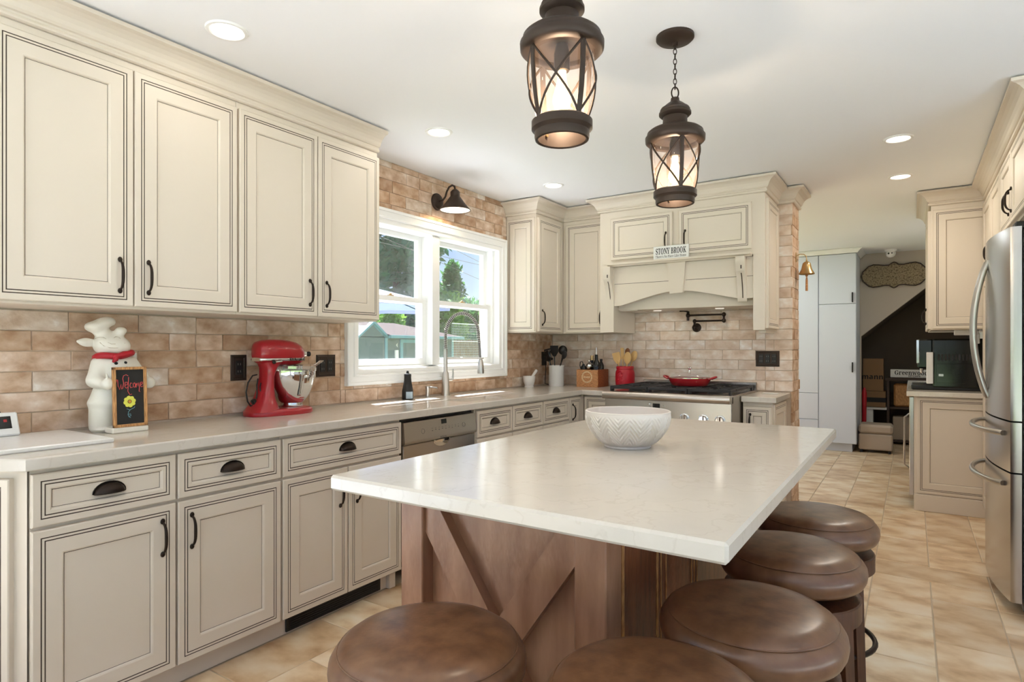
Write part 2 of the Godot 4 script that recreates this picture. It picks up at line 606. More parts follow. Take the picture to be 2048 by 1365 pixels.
func _ready() -> void:
	rng.seed = 20240611
	var cam := Camera3D.new()
	cam.name = "camera"
	add_child(cam)
	cam.position = Vector3(0, 1.2414, 0)
	cam.rotation.y = atan2(800.0, 1210.0)
	cam.projection = Camera3D.PROJECTION_FRUSTUM
	cam.near = 0.05
	cam.far = 200.0
	cam.size = 1365.0 / 1210.0 * 0.05
	cam.frustum_offset = Vector2(0, 15.5 / 1210.0 * 0.05)
	cam.current = true

	var we := WorldEnvironment.new()
	we.name = "surroundings"
	var env := Environment.new()
	env.background_mode = Environment.BG_SKY
	var sky := Sky.new()
	var sm := ProceduralSkyMaterial.new()
	sm.sky_top_color = Color(0.36, 0.56, 0.86)
	sm.sky_horizon_color = Color(0.86, 0.93, 0.97)
	sm.ground_horizon_color = Color(0.6, 0.62, 0.58)
	sm.ground_bottom_color = Color(0.36, 0.38, 0.32)
	sm.sky_energy_multiplier = 1.0
	sky.sky_material = sm
	env.sky = sky
	env.background_energy_multiplier = SKY
	env.tonemap_mode = Environment.TONE_MAPPER_LINEAR
	env.tonemap_exposure = EXPO
	env.sdfgi_enabled = true
	env.ssao_enabled = true
	env.ssil_enabled = true
	we.environment = env
	add_child(we)

	var sun := DirectionalLight3D.new()
	sun.name = "sun"
	add_child(sun)
	sun.look_at_from_position(Vector3(-0.46, 0.87, -0.18), Vector3.ZERO)
	sun.light_energy = SUN
	sun.light_color = Color(0.95, 0.975, 1.0)
	sun.light_angular_distance = 0.6
	sun.shadow_enabled = true
	sun.sky_mode = DirectionalLight3D.SKY_MODE_LIGHT_ONLY

	materials()
	hardware()
	shell()
	bricks()
	tiles()
	kitchen_window()
	left_run()
	corner_and_hood()
	stove()
	right_side()
	hall()
	island()
	lamps()
	counter_things()
	garden()

const SKY := 1.3
const EXPO := 1.05
const SUN := 10.0
const CAN := 0.18
const BULB := 0.15

# ------------------------------------------------------------------ shell
func shell() -> void:
	var b := MB.new()
	b.bx(V(-3.0, -0.2, -2.9), V(2.4, -0.0035, 10.4))
	struct("floor", b, M.grout)
	b = MB.new()
	b.bx(V(-3.0, CEIL, -2.9), V(2.4, CEIL + 0.16, 10.4))
	struct("ceiling", b, M.ceiling)
	# window wall with the window opening and a garden door behind the camera
	b = MB.new()
	var x0 := -2.99
	var x1 := WX - 0.006
	b.bx(V(x0, -0.2, -2.9), V(x1, CEIL, -2.35))
	b.bx(V(x0, 2.1, -2.35), V(x1, CEIL, 0.05))
	b.bx(V(x0, -0.2, 0.05), V(x1, CEIL, 2.51))
	b.bx(V(x0, -0.2, 2.51), V(x1, 1.085, 4.03))
	b.bx(V(x0, 2.05, 2.51), V(x1, CEIL, 4.03))
	b.bx(V(x0, -0.2, 4.03), V(x1, CEIL, 5.7))
	b.bx(V(x0, -0.2, 5.7), V(x1, 0.4, 7.9))
	b.bx(V(x0, 2.2, 5.7), V(x1, CEIL, 7.9))
	b.bx(V(x0, -0.2, 7.9), V(x1, CEIL, 10.4))
	var wl := struct("wall_left", b, M.mortar)
	b = MB.new()
	b.bx(V(WX - 0.02, 0, -2.7), V(WX, CEIL, -2.35))
	b.bx(V(WX - 0.02, 2.1, -2.35), V(WX, CEIL, 0.05))
	b.bx(V(WX - 0.02, 0, 0.05), V(WX, CEIL, 0.70))
	part("plaster", b, M.paint, wl)
	b = MB.new()
	b.bx(V(WX - 0.02, 0, BD + 0.006), V(-0.746, CEIL, 5.2))
	struct("wall_back", b, M.mortar)
	b = MB.new()
	b.bx(V(0.62, -0.2, 5.66), V(0.9, CEIL, 10.4))
	b.bx(V(0.9, -0.2, 4.7), V(1.4, CEIL, 5.9))
	b.bx(V(1.15, -0.2, 3.35), V(1.4, CEIL, 4.7))
	b.bx(V(1.4, -0.2, 3.35), V(2.4, CEIL, 3.6))
	b.bx(V(2.2, -0.2, -2.9), V(2.4, CEIL, -2.3))
	b.bx(V(2.2, -0.2, -2.3), V(2.4, 0.05, 2.9))
	b.bx(V(2.2, 2.25, -2.3), V(2.4, CEIL, 2.9))
	b.bx(V(2.2, -0.2, 2.9), V(2.4, CEIL, 3.6))
	struct("wall_right", b, M.paint)
	b = MB.new()
	b.bx(V(-3.0, -0.2, -2.9), V(-2.6, CEIL, -2.7))
	b.bx(V(2.0, -0.2, -2.9), V(2.4, CEIL, -2.7))
	b.bx(V(-2.6, -0.2, -2.9), V(2.0, 0.05, -2.7))
	b.bx(V(-2.6, 2.25, -2.9), V(2.0, CEIL, -2.7))
	struct("wall_rear", b, M.paint)
	# far wall with the slanted opening under the stairs, and the cupboard space behind it
	b = MB.new()
	b.xf = Transform3D(Basis(), V(0, 0, 8.97))
	b.prism(PackedVector2Array([Vector2(-0.56, 0), Vector2(-0.54, 0), Vector2(-0.54, 1.40), Vector2(0.62, 2.39), Vector2(0.62, CEIL), Vector2(-0.56, CEIL)]), 0.0, 0.12)
	b.at(Transform3D.IDENTITY)
	b.bx(V(-3.0, 0, 9.0), V(-0.56, CEIL, 9.1))
	struct("wall_far", b, M.wall)
	b = MB.new()
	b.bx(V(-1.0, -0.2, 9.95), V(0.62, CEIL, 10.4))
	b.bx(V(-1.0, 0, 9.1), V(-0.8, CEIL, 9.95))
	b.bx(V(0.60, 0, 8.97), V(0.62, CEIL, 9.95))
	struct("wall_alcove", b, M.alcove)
	b = MB.new()
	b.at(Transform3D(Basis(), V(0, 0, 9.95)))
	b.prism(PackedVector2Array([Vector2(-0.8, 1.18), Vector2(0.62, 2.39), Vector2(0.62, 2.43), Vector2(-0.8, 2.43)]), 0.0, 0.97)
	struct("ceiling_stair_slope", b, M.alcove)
	# garden door and rear window that let the daylight in behind the camera
	b = MB.new()
	for d in [-2.35, -1.18, -1.12, -0.02]:
		b.bx(V(-2.93, 0, d), V(-2.86, 2.1, d + 0.07), 0.004)
	b.bx(V(-2.93, 0, -2.35), V(-2.86, 0.08, 0.05), 0.004)
	b.bx(V(-2.93, 2.03, -2.35), V(-2.86, 2.1, 0.05), 0.004)
	var gd := struct("door_1", b, M.white)
	b = MB.new()
	b.bx(V(-2.90, 0.08, -2.28), V(-2.894, 2.03, -0.02))
	part("pane", b, M.window, gd)
	b = MB.new()
	for x in [-2.6, -1.1, 0.42, 1.94]:
		b.bx(V(x, 0.05, -2.84), V(x + 0.06, 2.25, -2.76), 0.004)
	b.bx(V(-2.6, 0.05, -2.84), V(2.0, 0.12, -2.76), 0.004)
	b.bx(V(-2.6, 2.18, -2.84), V(2.0, 2.25, -2.76), 0.004)
	var rw := struct("window_2", b, M.white)
	b = MB.new()
	b.bx(V(-2.54, 0.12, -2.803), V(1.94, 2.18, -2.797))
	part("pane", b, M.window, rw)
	b = MB.new()
	for d in [5.7, 6.77, 7.84]:
		b.bx(V(-2.93, 0.4, d), V(-2.86, 2.2, d + 0.06), 0.004)
	b.bx(V(-2.93, 0.4, 5.7), V(-2.86, 0.46, 7.9), 0.004)
	b.bx(V(-2.93, 2.14, 5.7), V(-2.86, 2.2, 7.9), 0.004)
	var hw := struct("window_3", b, M.white)
	b = MB.new()
	b.bx(V(-2.90, 0.46, 5.76), V(-2.894, 2.14, 7.84))
	part("pane", b, M.window, hw)
	b = MB.new()
	for d in [-2.3, -0.6, 1.1, 2.84]:
		b.bx(V(2.26, 0.05, d), V(2.34, 2.25, d + 0.06), 0.004)
	b.bx(V(2.26, 0.05, -2.3), V(2.34, 0.12, 2.9), 0.004)
	b.bx(V(2.26, 2.18, -2.3), V(2.34, 2.25, 2.9), 0.004)
	var sw := struct("window_4", b, M.white)
	b = MB.new()
	b.bx(V(2.297, 0.12, -2.24), V(2.303, 2.18, 2.84))
	part("pane", b, M.window, sw)
	# roof overhang outside
	b = MB.new()
	b.bx(V(-3.25, 2.36, 1.0), V(-2.99, 2.44, 5.4))
	struct("roof_eave", b, M.white)

# ------------------------------------------------------------------ brick slips
var brick_mats := []

func brick_mat(k: int, pale: bool) -> Material:
	if brick_mats.is_empty():
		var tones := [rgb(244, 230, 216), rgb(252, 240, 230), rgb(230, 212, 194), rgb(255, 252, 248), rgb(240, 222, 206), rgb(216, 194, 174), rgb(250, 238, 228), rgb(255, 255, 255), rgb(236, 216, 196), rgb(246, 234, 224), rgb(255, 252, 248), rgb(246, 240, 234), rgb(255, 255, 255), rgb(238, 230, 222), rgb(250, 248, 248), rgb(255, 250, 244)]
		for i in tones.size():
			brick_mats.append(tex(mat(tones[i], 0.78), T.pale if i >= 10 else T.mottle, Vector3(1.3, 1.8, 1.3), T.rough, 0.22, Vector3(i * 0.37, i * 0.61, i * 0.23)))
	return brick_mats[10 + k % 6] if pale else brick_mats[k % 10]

# courses of slips on a vertical face: p(u, y) runs along the face, holes are [u0, u1, y0, y1]
func brick_face(parent: Node3D, origin: Vector3, along: Vector3, outw: Vector3, u0: float, u1: float, y0: float, y1: float, phase: float, holes: Array, halves := 0.10) -> void:
	var ch := 0.0778
	var k0 := int(floor((y0 - 0.9215) / ch))
	var k := k0
	while 0.9215 + k * ch < y1:
		var a := maxf(y0, 0.9215 + k * ch)
		var c := minf(y1, 0.9215 + (k + 1) * ch)
		var u := phase + (0.1275 if k % 2 != 0 else 0.0) - 0.255 * 60
		var cuts := [u0]
		while u < u1:
			if u > u0 + 0.03 and u < u1 - 0.03:
				cuts.append(u + rng.randf_range(-0.006, 0.006))
				if rng.randf() < halves:
					cuts.append(u + rng.randf_range(0.09, 0.14))
			u += 0.255
		cuts.append(u1)
		cuts.sort()
		for i in cuts.size() - 1:
			var q0: float = cuts[i]
			var q1: float = cuts[i + 1]
			if q1 - q0 < 0.025:
				continue
			var pieces := [[q0, q1, a, c]]
			for h in holes:
				var nxt := []
				for p in pieces:
					if h[1] <= p[0] or h[0] >= p[1] or h[3] <= p[2] or h[2] >= p[3]:
						nxt.append(p)
						continue
					if h[0] > p[0]:
						nxt.append([p[0], h[0], p[2], p[3]])
					if h[1] < p[1]:
						nxt.append([h[1], p[1], p[2], p[3]])
					var m0: float = maxf(p[0], h[0])
					var m1: float = minf(p[1], h[1])
					if h[2] > p[2]:
						nxt.append([m0, m1, p[2], h[2]])
					if h[3] < p[3]:
						nxt.append([m0, m1, h[3], p[3]])
				pieces = nxt
			for p in pieces:
				if p[1] - p[0] < 0.02 or p[3] - p[2] < 0.012:
					continue
				var j := 0.0013
				var pr := rng.randf_range(-0.0025, 0.0015)
				var w := Vector3(p[1] - p[0] - 2 * j, p[3] - p[2] - 2 * j, 0.012)
				var b := MB.new()
				b.at(Transform3D(Basis(along, Vector3.UP, outw), Vector3.ZERO))
				b.box(Vector3(0, 0, -0.006 + pr), w, rng.randf_range(0.0012, 0.0026))
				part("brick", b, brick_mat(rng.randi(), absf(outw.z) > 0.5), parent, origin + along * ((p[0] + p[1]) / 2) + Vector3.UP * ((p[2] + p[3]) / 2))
		k += 1

func bricks() -> void:
	var wl: Node3D = get_node("wall_left")
	var wb: Node3D = get_node("wall_back")
	var d := Vector3(0, 0, -1)
	var px := Vector3(1, 0, 0)
	brick_face(wl, Vector3(WX, 0, 0), d, px, 0.72, 2.40, 0.916, 1.392, 0.909, [])
	brick_face(wl, Vector3(WX, 0, 0), d, px, 2.40, 4.14, 0.916, CEIL, 0.909, [[2.50, 4.04, 1.06, 2.08]])
	brick_face(wl, Vector3(WX, 0, 0), d, px, 4.14, BD, 0.916, 1.372, 0.909, [])
	var z := Vector3(0, 0, 1)
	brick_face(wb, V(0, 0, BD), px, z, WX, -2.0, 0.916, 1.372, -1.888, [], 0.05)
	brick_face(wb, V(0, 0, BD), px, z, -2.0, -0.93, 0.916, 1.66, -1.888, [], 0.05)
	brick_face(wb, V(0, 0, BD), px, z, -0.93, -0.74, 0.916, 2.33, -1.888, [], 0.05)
	brick_face(wb, V(-0.74, 0, 0), d, px, BD, 5.2, 0.0, CEIL, BD, [])

# ------------------------------------------------------------------ floor tiles
func tiles() -> void:
	var fl: Node3D = get_node("floor")
	var tones := [rgb(246, 236, 222), rgb(255, 250, 240), rgb(234, 222, 206), rgb(250, 240, 226)]
	var ms := []
	for i in tones.size():
		ms.append(tex(mat(tones[i], 0.34), T.tile, Vector3(0.9, 0.9, 1.35), null, 0.1, Vector3(i * 0.31, i * 0.17, i * 0.41)))
	var m := 0.261
	var taken := {}
	var fixed := [[0, 0, 1, 2], [0, 2, 1, 1], [0, 3, 1, 1], [0, 4, 2, 1], [0, 5, 1, 2], [1, 1, 1, 2], [1, 3, 1, 1], [1, 5, 2, 1], [1, -1, 1, 2]]
	var put := []
	for f in fixed:
		put.append(f)
	for i in range(-8, 6):
		for j in range(-11, 25):
			var x := -0.18 + i * m
			var y := 2.874 + j * m
			var seen := x > -0.95 or (y < 2.5 and x > -2.35) or y > 5.0
			if x < -2.3 or (x > 0.4 and y > 4.6) or not seen:
				continue
			put.append([i, j, 0, 0])
	for f in put:
		if taken.has(Vector2i(f[0], f[1])):
			continue
		var w: int = f[2]
		var l: int = f[3]
		if w == 0:
			w = 1
			l = 1
			var r := rng.randf()
			if r < 0.55 and not taken.has(Vector2i(f[0], f[1] + 1)):
				l = 2
			elif r < 0.75 and f[1] < 4 and not taken.has(Vector2i(f[0] + 1, f[1])):
				w = 2
		for a in w:
			for c in l:
				taken[Vector2i(f[0] + a, f[1] + c)] = true
		var b := MB.new()
		b.box(Vector3(0, -0.006, 0), Vector3(w * m - 0.005, 0.012, l * m - 0.005), 0.002)
		part("tile", b, ms[rng.randi() % 4], fl, V(-0.18 + (f[0] + w * 0.5) * m, rng.randf_range(-0.0006, 0.0), 2.874 + (f[1] + l * 0.5) * m))

# ------------------------------------------------------------------ kitchen window
func kitchen_window() -> void:
	# casing with a stepped face, mitred corners
	var fb := MB.new()
	fb.at(Transform3D(Basis(Vector3(0, 0, -1), Vector3.UP, Vector3(1, 0, 0)), V(WX, 1.02, 2.43)))
	var w := 4.11 - 2.43
	var h := 2.13 - 1.02
	var prof := [Vector2(0, -0.002), Vector2(0, 0.026), Vector2(0.004, 0.03), Vector2(0.018, 0.03), Vector2(0.022, 0.024), Vector2(0.052, 0.02), Vector2(0.056, 0.026), Vector2(0.064, 0.026), Vector2(0.068, 0.016), Vector2(0.094, 0.014), Vector2(0.098, 0.01), Vector2(0.098, -0.07)]
	for k in prof.size() - 1:
		var q: Vector2 = prof[k + 1] - prof[k]
		fb.ring4(w, h, prof[k], prof[k + 1], Vector2(-q.y, q.x).normalized())
	var win := struct("window_1", fb, M.white)
	# box frame and centre mullion
	var b := MB.new()
	b.bx(V(-2.95, 1.085, 2.52), V(-2.83, 1.13, 4.02), 0.003)
	b.bx(V(-2.95, 2.03, 2.52), V(-2.83, 2.06, 4.02), 0.003)
	b.bx(V(-2.95, 1.13, 2.52), V(-2.83, 2.03, 2.55))
	b.bx(V(-2.95, 1.13, 3.99), V(-2.83, 2.03, 4.02))
	b.bx(V(-2.95, 1.13, 3.215), V(-2.79, 2.03, 3.29))
	part("window_frame", b, M.white, win)
	for s in [[2.55, 3.215], [3.29, 3.99]]:
		for lower in [true, false]:
			var xa := -2.885 if lower else -2.925
			var y0 := 1.13 if lower else 1.55
			var y1 := 1.59 if lower else 2.03
			var st := 0.042
			var o := MB.new()
			o.bx(V(xa, y0, s[0] + st), V(xa + 0.036, y0 + (0.045 if lower else 0.03), s[1] - st))
			o.bx(V(xa, y1 - 0.032, s[0] + st), V(xa + 0.036, y1, s[1] - st))
			o.bx(V(xa, y0, s[0]), V(xa + 0.036, y1, s[0] + st))
			o.bx(V(xa, y0, s[1] - st), V(xa + 0.036, y1, s[1]))
			var sash := part("sash", o, M.white, win)
			var g := MB.new()
			g.bx(V(xa + 0.015, y0 + 0.03, s[0] + st - 0.01), V(xa + 0.021, y1 - 0.02, s[1] - st + 0.01))
			part("pane", g, M.window, sash)
			if lower:
				var l := MB.new()
				l.bx(V(xa + 0.008, y1, (s[0] + s[1]) / 2 - 0.025), V(xa + 0.03, y1 + 0.008, (s[0] + s[1]) / 2 + 0.025), 0.003)
				l.ball(V(xa + 0.02, y1 + 0.012, (s[0] + s[1]) / 2), Vector3(0.008, 0.008, 0.012), 8, 6)
				part("sash_lock", l, M.brass, sash)

# ------------------------------------------------------------------ cabinets along the window wall
# local x runs away from the camera, y up, z into the room
func left_unit(called: String, label: String, face: float, d0: float, d1: float, y0: float, y1: float, depth: float, fronts: Array, group: String) -> Node3D:
	var t := thing(called, label, "cabinet", V(face, 0, d0), PI / 2, group)
	var b := MB.new()
	b.bx(Vector3(0.0006, y0, -depth), Vector3(d1 - d0 - 0.0006, y1, 0), 0.001)
	part("body", b, M.cab, t)
	for f in fronts:
		panel_front(f[0], t, f[1] - d0, f[2] - d0, f[3], f[4], f[5], f[6] if f.size() > 6 else 0.078)
	return t

func left_run() -> void:
	var U := "painted wall cabinets over the long worktop"
	var fx := -2.475
	var dep := 0.309
	left_unit("wall_cabinet", "cream two-door wall cabinet directly above the chef figurine", fx, 0.66, 1.546, 1.392, 2.327, dep, [["door", 0.70, 1.119, 1.402, 2.296, "RB"], ["door", 1.124, 1.541, 1.402, 2.296, "LB"]], U)
	left_unit("wall_cabinet", "cream two-door wall cabinet above the red stand mixer, ending at the window", fx, 1.546, 2.388, 1.392, 2.327, dep, [["door", 1.552, 1.969, 1.402, 2.296, "RB"], ["door", 1.974, 2.386, 1.402, 2.296, "LB"]], U)
	var b := MB.new()
	b.sweep(crown_profile(), [V(fx, 2.327, 0.55), V(fx, 2.327, 2.388), V(WX + 0.002, 2.327, 2.388)].slice(0, 2))
	solo("crown_moulding", b, M.cab, "long cream crown moulding along the ceiling above the left wall cabinets", "moulding")
	var B := "painted base cabinets under the long worktop"
	var bx := -2.23
	var bd := 0.555
	var base := [
		["cream base cabinet with two drawers over two doors, nearest the chef figurine", 0.722, 1.590, [["drawer", 0.722, 1.150, 0.698, 0.860, "cup", 0.046], ["drawer", 1.158, 1.585, 0.698, 0.860, "cup", 0.046], ["door", 0.722, 1.150, 0.095, 0.686, "RT"], ["door", 1.158, 1.585, 0.095, 0.686, "LT"]]],
		["cream base cabinet with one wide drawer over two doors, beside the dishwasher", 1.590, 2.308, [["drawer", 1.596, 2.303, 0.698, 0.860, "cup", 0.046], ["door", 1.596, 1.946, 0.095, 0.686, "RT"], ["door", 1.952, 2.303, 0.095, 0.686, "LT"]]],
		["cream sink base cabinet with two cup-pull fronts, right of the dishwasher", 2.952, 3.750, [["drawer", 2.961, 3.346, 0.698, 0.860, "cup", 0.046], ["drawer", 3.355, 3.745, 0.698, 0.860, "cup", 0.046], ["door", 2.961, 3.346, 0.095, 0.686, "RT"], ["door", 3.355, 3.745, 0.095, 0.686, "LT"]]],
		["narrow cream base cabinet with a single cup-pull drawer, near the corner", 3.750, 4.148, [["drawer", 3.755, 4.144, 0.698, 0.860, "cup", 0.046], ["door", 3.755, 4.144, 0.095, 0.686, "LT"]]],
		["slim cream corner base door with a long dark pull", 4.148, 4.352, [["door", 4.152, 4.348, 0.095, 0.860, "LT", 0.06]]],
	]
	for k in base.size():
		var e: Array = base[k]
		var t := left_unit("base_cabinet", e[0], bx, e[1], e[2], 0.095, 0.876, bd, e[3], B)
		var q := MB.new()
		q.bx(Vector3(0, 0, -bd), Vector3(e[2] - e[1], 0.095, -0.045))
		part("toe_kick", q, M.cab, t)
		if k == 1:
			q = MB.new()
			q.bx(Vector3(0.06, 0.008, -0.045), Vector3(0.62, 0.09, -0.036), 0.002)
			var gr := part("heater_grille", q, M.black, t)
			q = MB.new()
			for s in 7:
				q.bx(Vector3(0.08, 0.016 + s * 0.010, -0.036), Vector3(0.60, 0.0195 + s * 0.010, -0.033))
			part("louvre", q, M.iron, gr)
			q = MB.new()
			q.bx(Vector3(0.667, 0.0, -0.05), Vector3(0.71, 0.095, -0.02), 0.002)
			part("leg", q, M.cab, t)
	var cf := MB.new()
	cf.bx(V(-2.26, 0.0, 4.352), V(-2.198, 0.876, 4.384))
	solo("corner_filler", cf, M.cab, "cream filler post in the inside corner between the base cabinets", "filler")
	# angled end cabinet
	var en := thing("end_cabinet", "angled cream end cabinet nearest the camera, under the clipped worktop corner", "cabinet", V(-2.228, 0, 0.716), 0.0)
	q_end(en)
	dishwasher()
	worktop()

func q_end(en: Node3D) -> void:
	var c := 0.834
	var s := 0.551
	var b := MB.new()
	b.at(plan())
	b.prism(PackedVector2Array([Vector2(0, 0), Vector2(-0.555, -0.555 * s / c), Vector2(-0.555, 0.0)]), 0.0, 0.876)
	part("body", b, M.cab, en)
	panel_front("door", en, -0.60, -0.040, 0.095, 0.850, "LT", 0.078, 0.0, turned(Vector3.ZERO, atan2(s, c)))

func dishwasher() -> void:
	var t := thing("dishwasher", "stainless steel dishwasher between the cream base cabinets", "dishwasher", V(-2.232, 0, 2.312), PI / 2)
	var w := 0.636
	var b := MB.new()
	b.bx(Vector3(0.004, 0.09, -0.55), Vector3(w - 0.004, 0.872, -0.012))
	part("body", b, M.black, t)
	b = MB.new()
	var pr := PackedVector2Array([Vector2(-0.02, 0.735), Vector2(0.022, 0.735), Vector2(0.030, 0.741), Vector2(0.030, 0.752), Vector2(0.020, 0.852), Vector2(-0.02, 0.856)])
	b.at(Transform3D(Basis(Vector3(0, 0, 1), Vector3.UP, Vector3(-1, 0, 0)), Vector3(w - 0.008, 0, 0)))
	b.prism(pr, 0.0, w - 0.016)
	var cp := part("control_panel", b, M.brushed, t)
	b = MB.new()
	b.bx(Vector3(0.008, 0.12, -0.02), Vector3(w - 0.008, 0.733, 0.018), 0.004)
	part("door", b, M.steel, t)
	b = MB.new()
	var rings := []
	for i in 9:
		var a := PI * i / 8
		var row := []
		for k in 7:
			var f := PI / 2 * k / 6
			row.append(Vector3(w / 2 + 0.075 * cos(a), 0.735 - 0.042 * sin(a) * cos(f), 0.0185 + 0.012 * sin(a) * sin(f)))
		rings.append(row)
	b.skin(rings, false, false)
	part("grip", b, M.chrome, t)
	# display, buttons and lettering on the sloping fascia
	var tilt := atan2(0.010, 0.1)
	b = MB.new()
	b.off(Vector3(w * 0.52, 0.832, 0.0225), 0, -tilt).box(Vector3.ZERO, Vector3(0.045, 0.026, 0.002))
	part("display", b, M.blackgloss, cp)
	b = MB.new()
	for i in 9:
		b.off(Vector3(w * (0.36 + 0.045 * i), 0.79 + (0.004 if i % 2 else 0.0), 0.0265), 0, -tilt).box(Vector3.ZERO, Vector3(0.008, 0.005, 0.0016))
		b.off(Vector3(w * (0.36 + 0.045 * i), 0.803, 0.0255), 0, -tilt).box(Vector3.ZERO, Vector3(0.012, 0.002, 0.001))
	for x in [0.24, 0.80]:
		b.off(Vector3(w * x, 0.795, 0.026), 0, -tilt)
		var ring := []
		for i in 16:
			ring.append(Vector3(0.013 * cos(TAU * i / 16), 0.013 * sin(TAU * i / 16), 0))
		b.tube(ring, 0.0012, 5, true)
	part("button", b, M.grey, cp).set_meta("kind", "stuff")
	letters("lettering", "BOSCH", 0.016, M.grey, cp, Vector3(w * 0.5, 0.7465, 0.0303), "Droid Sans", 0.0006)

func worktop() -> void:
	var b := MB.new()
	var y0 := 0.876
	var y1 := 0.914
	var up := Vector3.UP
	var xf := -2.19
	var r := 0.005
	var xe := xf - r      # flat top ends where the eased edge begins
	var q := func(xa: float, da: float, xb: float, db: float) -> void:
		b.quad(V(xa, y1, da), V(xb, y1, da), V(xb, y1, db), V(xa, y1, db), up)
		b.quad(V(xa, y0, da), V(xb, y0, da), V(xb, y0, db), V(xa, y0, db), -up)
	q.call(WX, 0.703, xe, 2.97)
	q.call(WX, 2.97, -2.47, 3.40)
	q.call(-2.29, 2.97, xe, 3.40)
	q.call(WX, 3.40, xe, 4.325)
	q.call(WX, 4.325, -1.90, BD)
	b.tri(V(WX, y1, 0.703), V(xe, y1, 0.703), V(WX, y1, 0.312), up, up, up)
	b.tri(V(WX, y0, 0.703), V(xe, y0, 0.703), V(WX, y0, 0.312), -up, -up, -up)
	var edge := [Vector2(0, 0), Vector2(r - 0.0015, 0), Vector2(r, 0.003), Vector2(r, 0.033), Vector2(r - 0.0015, 0.0365), Vector2(0, 0.038)]
	b.sweep(edge, [V(WX, y0, 0.312), V(xe, y0, 0.703), V(xe, y0, 4.325), V(-1.90, y0, 4.325), V(-1.90, y0, BD)])
	for s in [[-2.47, 2.97, -2.29, 2.97], [-2.29, 2.97, -2.29, 3.40], [-2.29, 3.40, -2.47, 3.40], [-2.47, 3.40, -2.47, 2.97]]:
		b.quadh(V(s[0], y0, s[1]), V(s[2], y0, s[3]), V(s[2], y1, s[3]), V(s[0], y1, s[1]), V(-2.38, 0.9, 3.185) - V((s[0] + s[2]) / 2, 0.9, (s[1] + s[3]) / 2))
	solo("worktop", b, M.quartz, "long white quartz worktop running under the window and round the corner", "worktop")
	b = MB.new()
	var a := V(-2.50, 0.66, 2.93)
	var c := V(-2.26, 0.874, 3.44)
	b.quad(V(-2.50, 0.66, 2.93), V(-2.26, 0.66, 2.93), V(-2.26, 0.66, 3.44), V(-2.50, 0.66, 3.44), up)
	b.quad(V(-2.50, 0.66, 2.93), V(-2.50, 0.66, 3.44), V(-2.50, 0.875, 3.44), V(-2.50, 0.875, 2.93), Vector3(1, 0, 0))
	b.quad(V(-2.26, 0.66, 2.93), V(-2.26, 0.66, 3.44), V(-2.26, 0.875, 3.44), V(-2.26, 0.875, 2.93), Vector3(-1, 0, 0))
	b.quad(V(-2.50, 0.66, 2.93), V(-2.26, 0.66, 2.93), V(-2.26, 0.875, 2.93), V(-2.50, 0.875, 2.93), Vector3(0, 0, -1))
	b.quad(V(-2.50, 0.66, 3.44), V(-2.26, 0.66, 3.44), V(-2.26, 0.875, 3.44), V(-2.50, 0.875, 3.44), Vector3(0, 0, 1))
	var t := thing("sink", "undermount steel sink set in the worktop in front of the faucet", "sink")
	part("basin", b, M.steel, t)
	b = MB.new()
	b.off(V(-2.38, 0.661, 3.2)).lathe([Vector2(0.0, 0.001), Vector2(0.03, 0.001), Vector2(0.04, 0.004), Vector2(0.045, 0)], 20)
	part("drain", b, M.chrome, t)

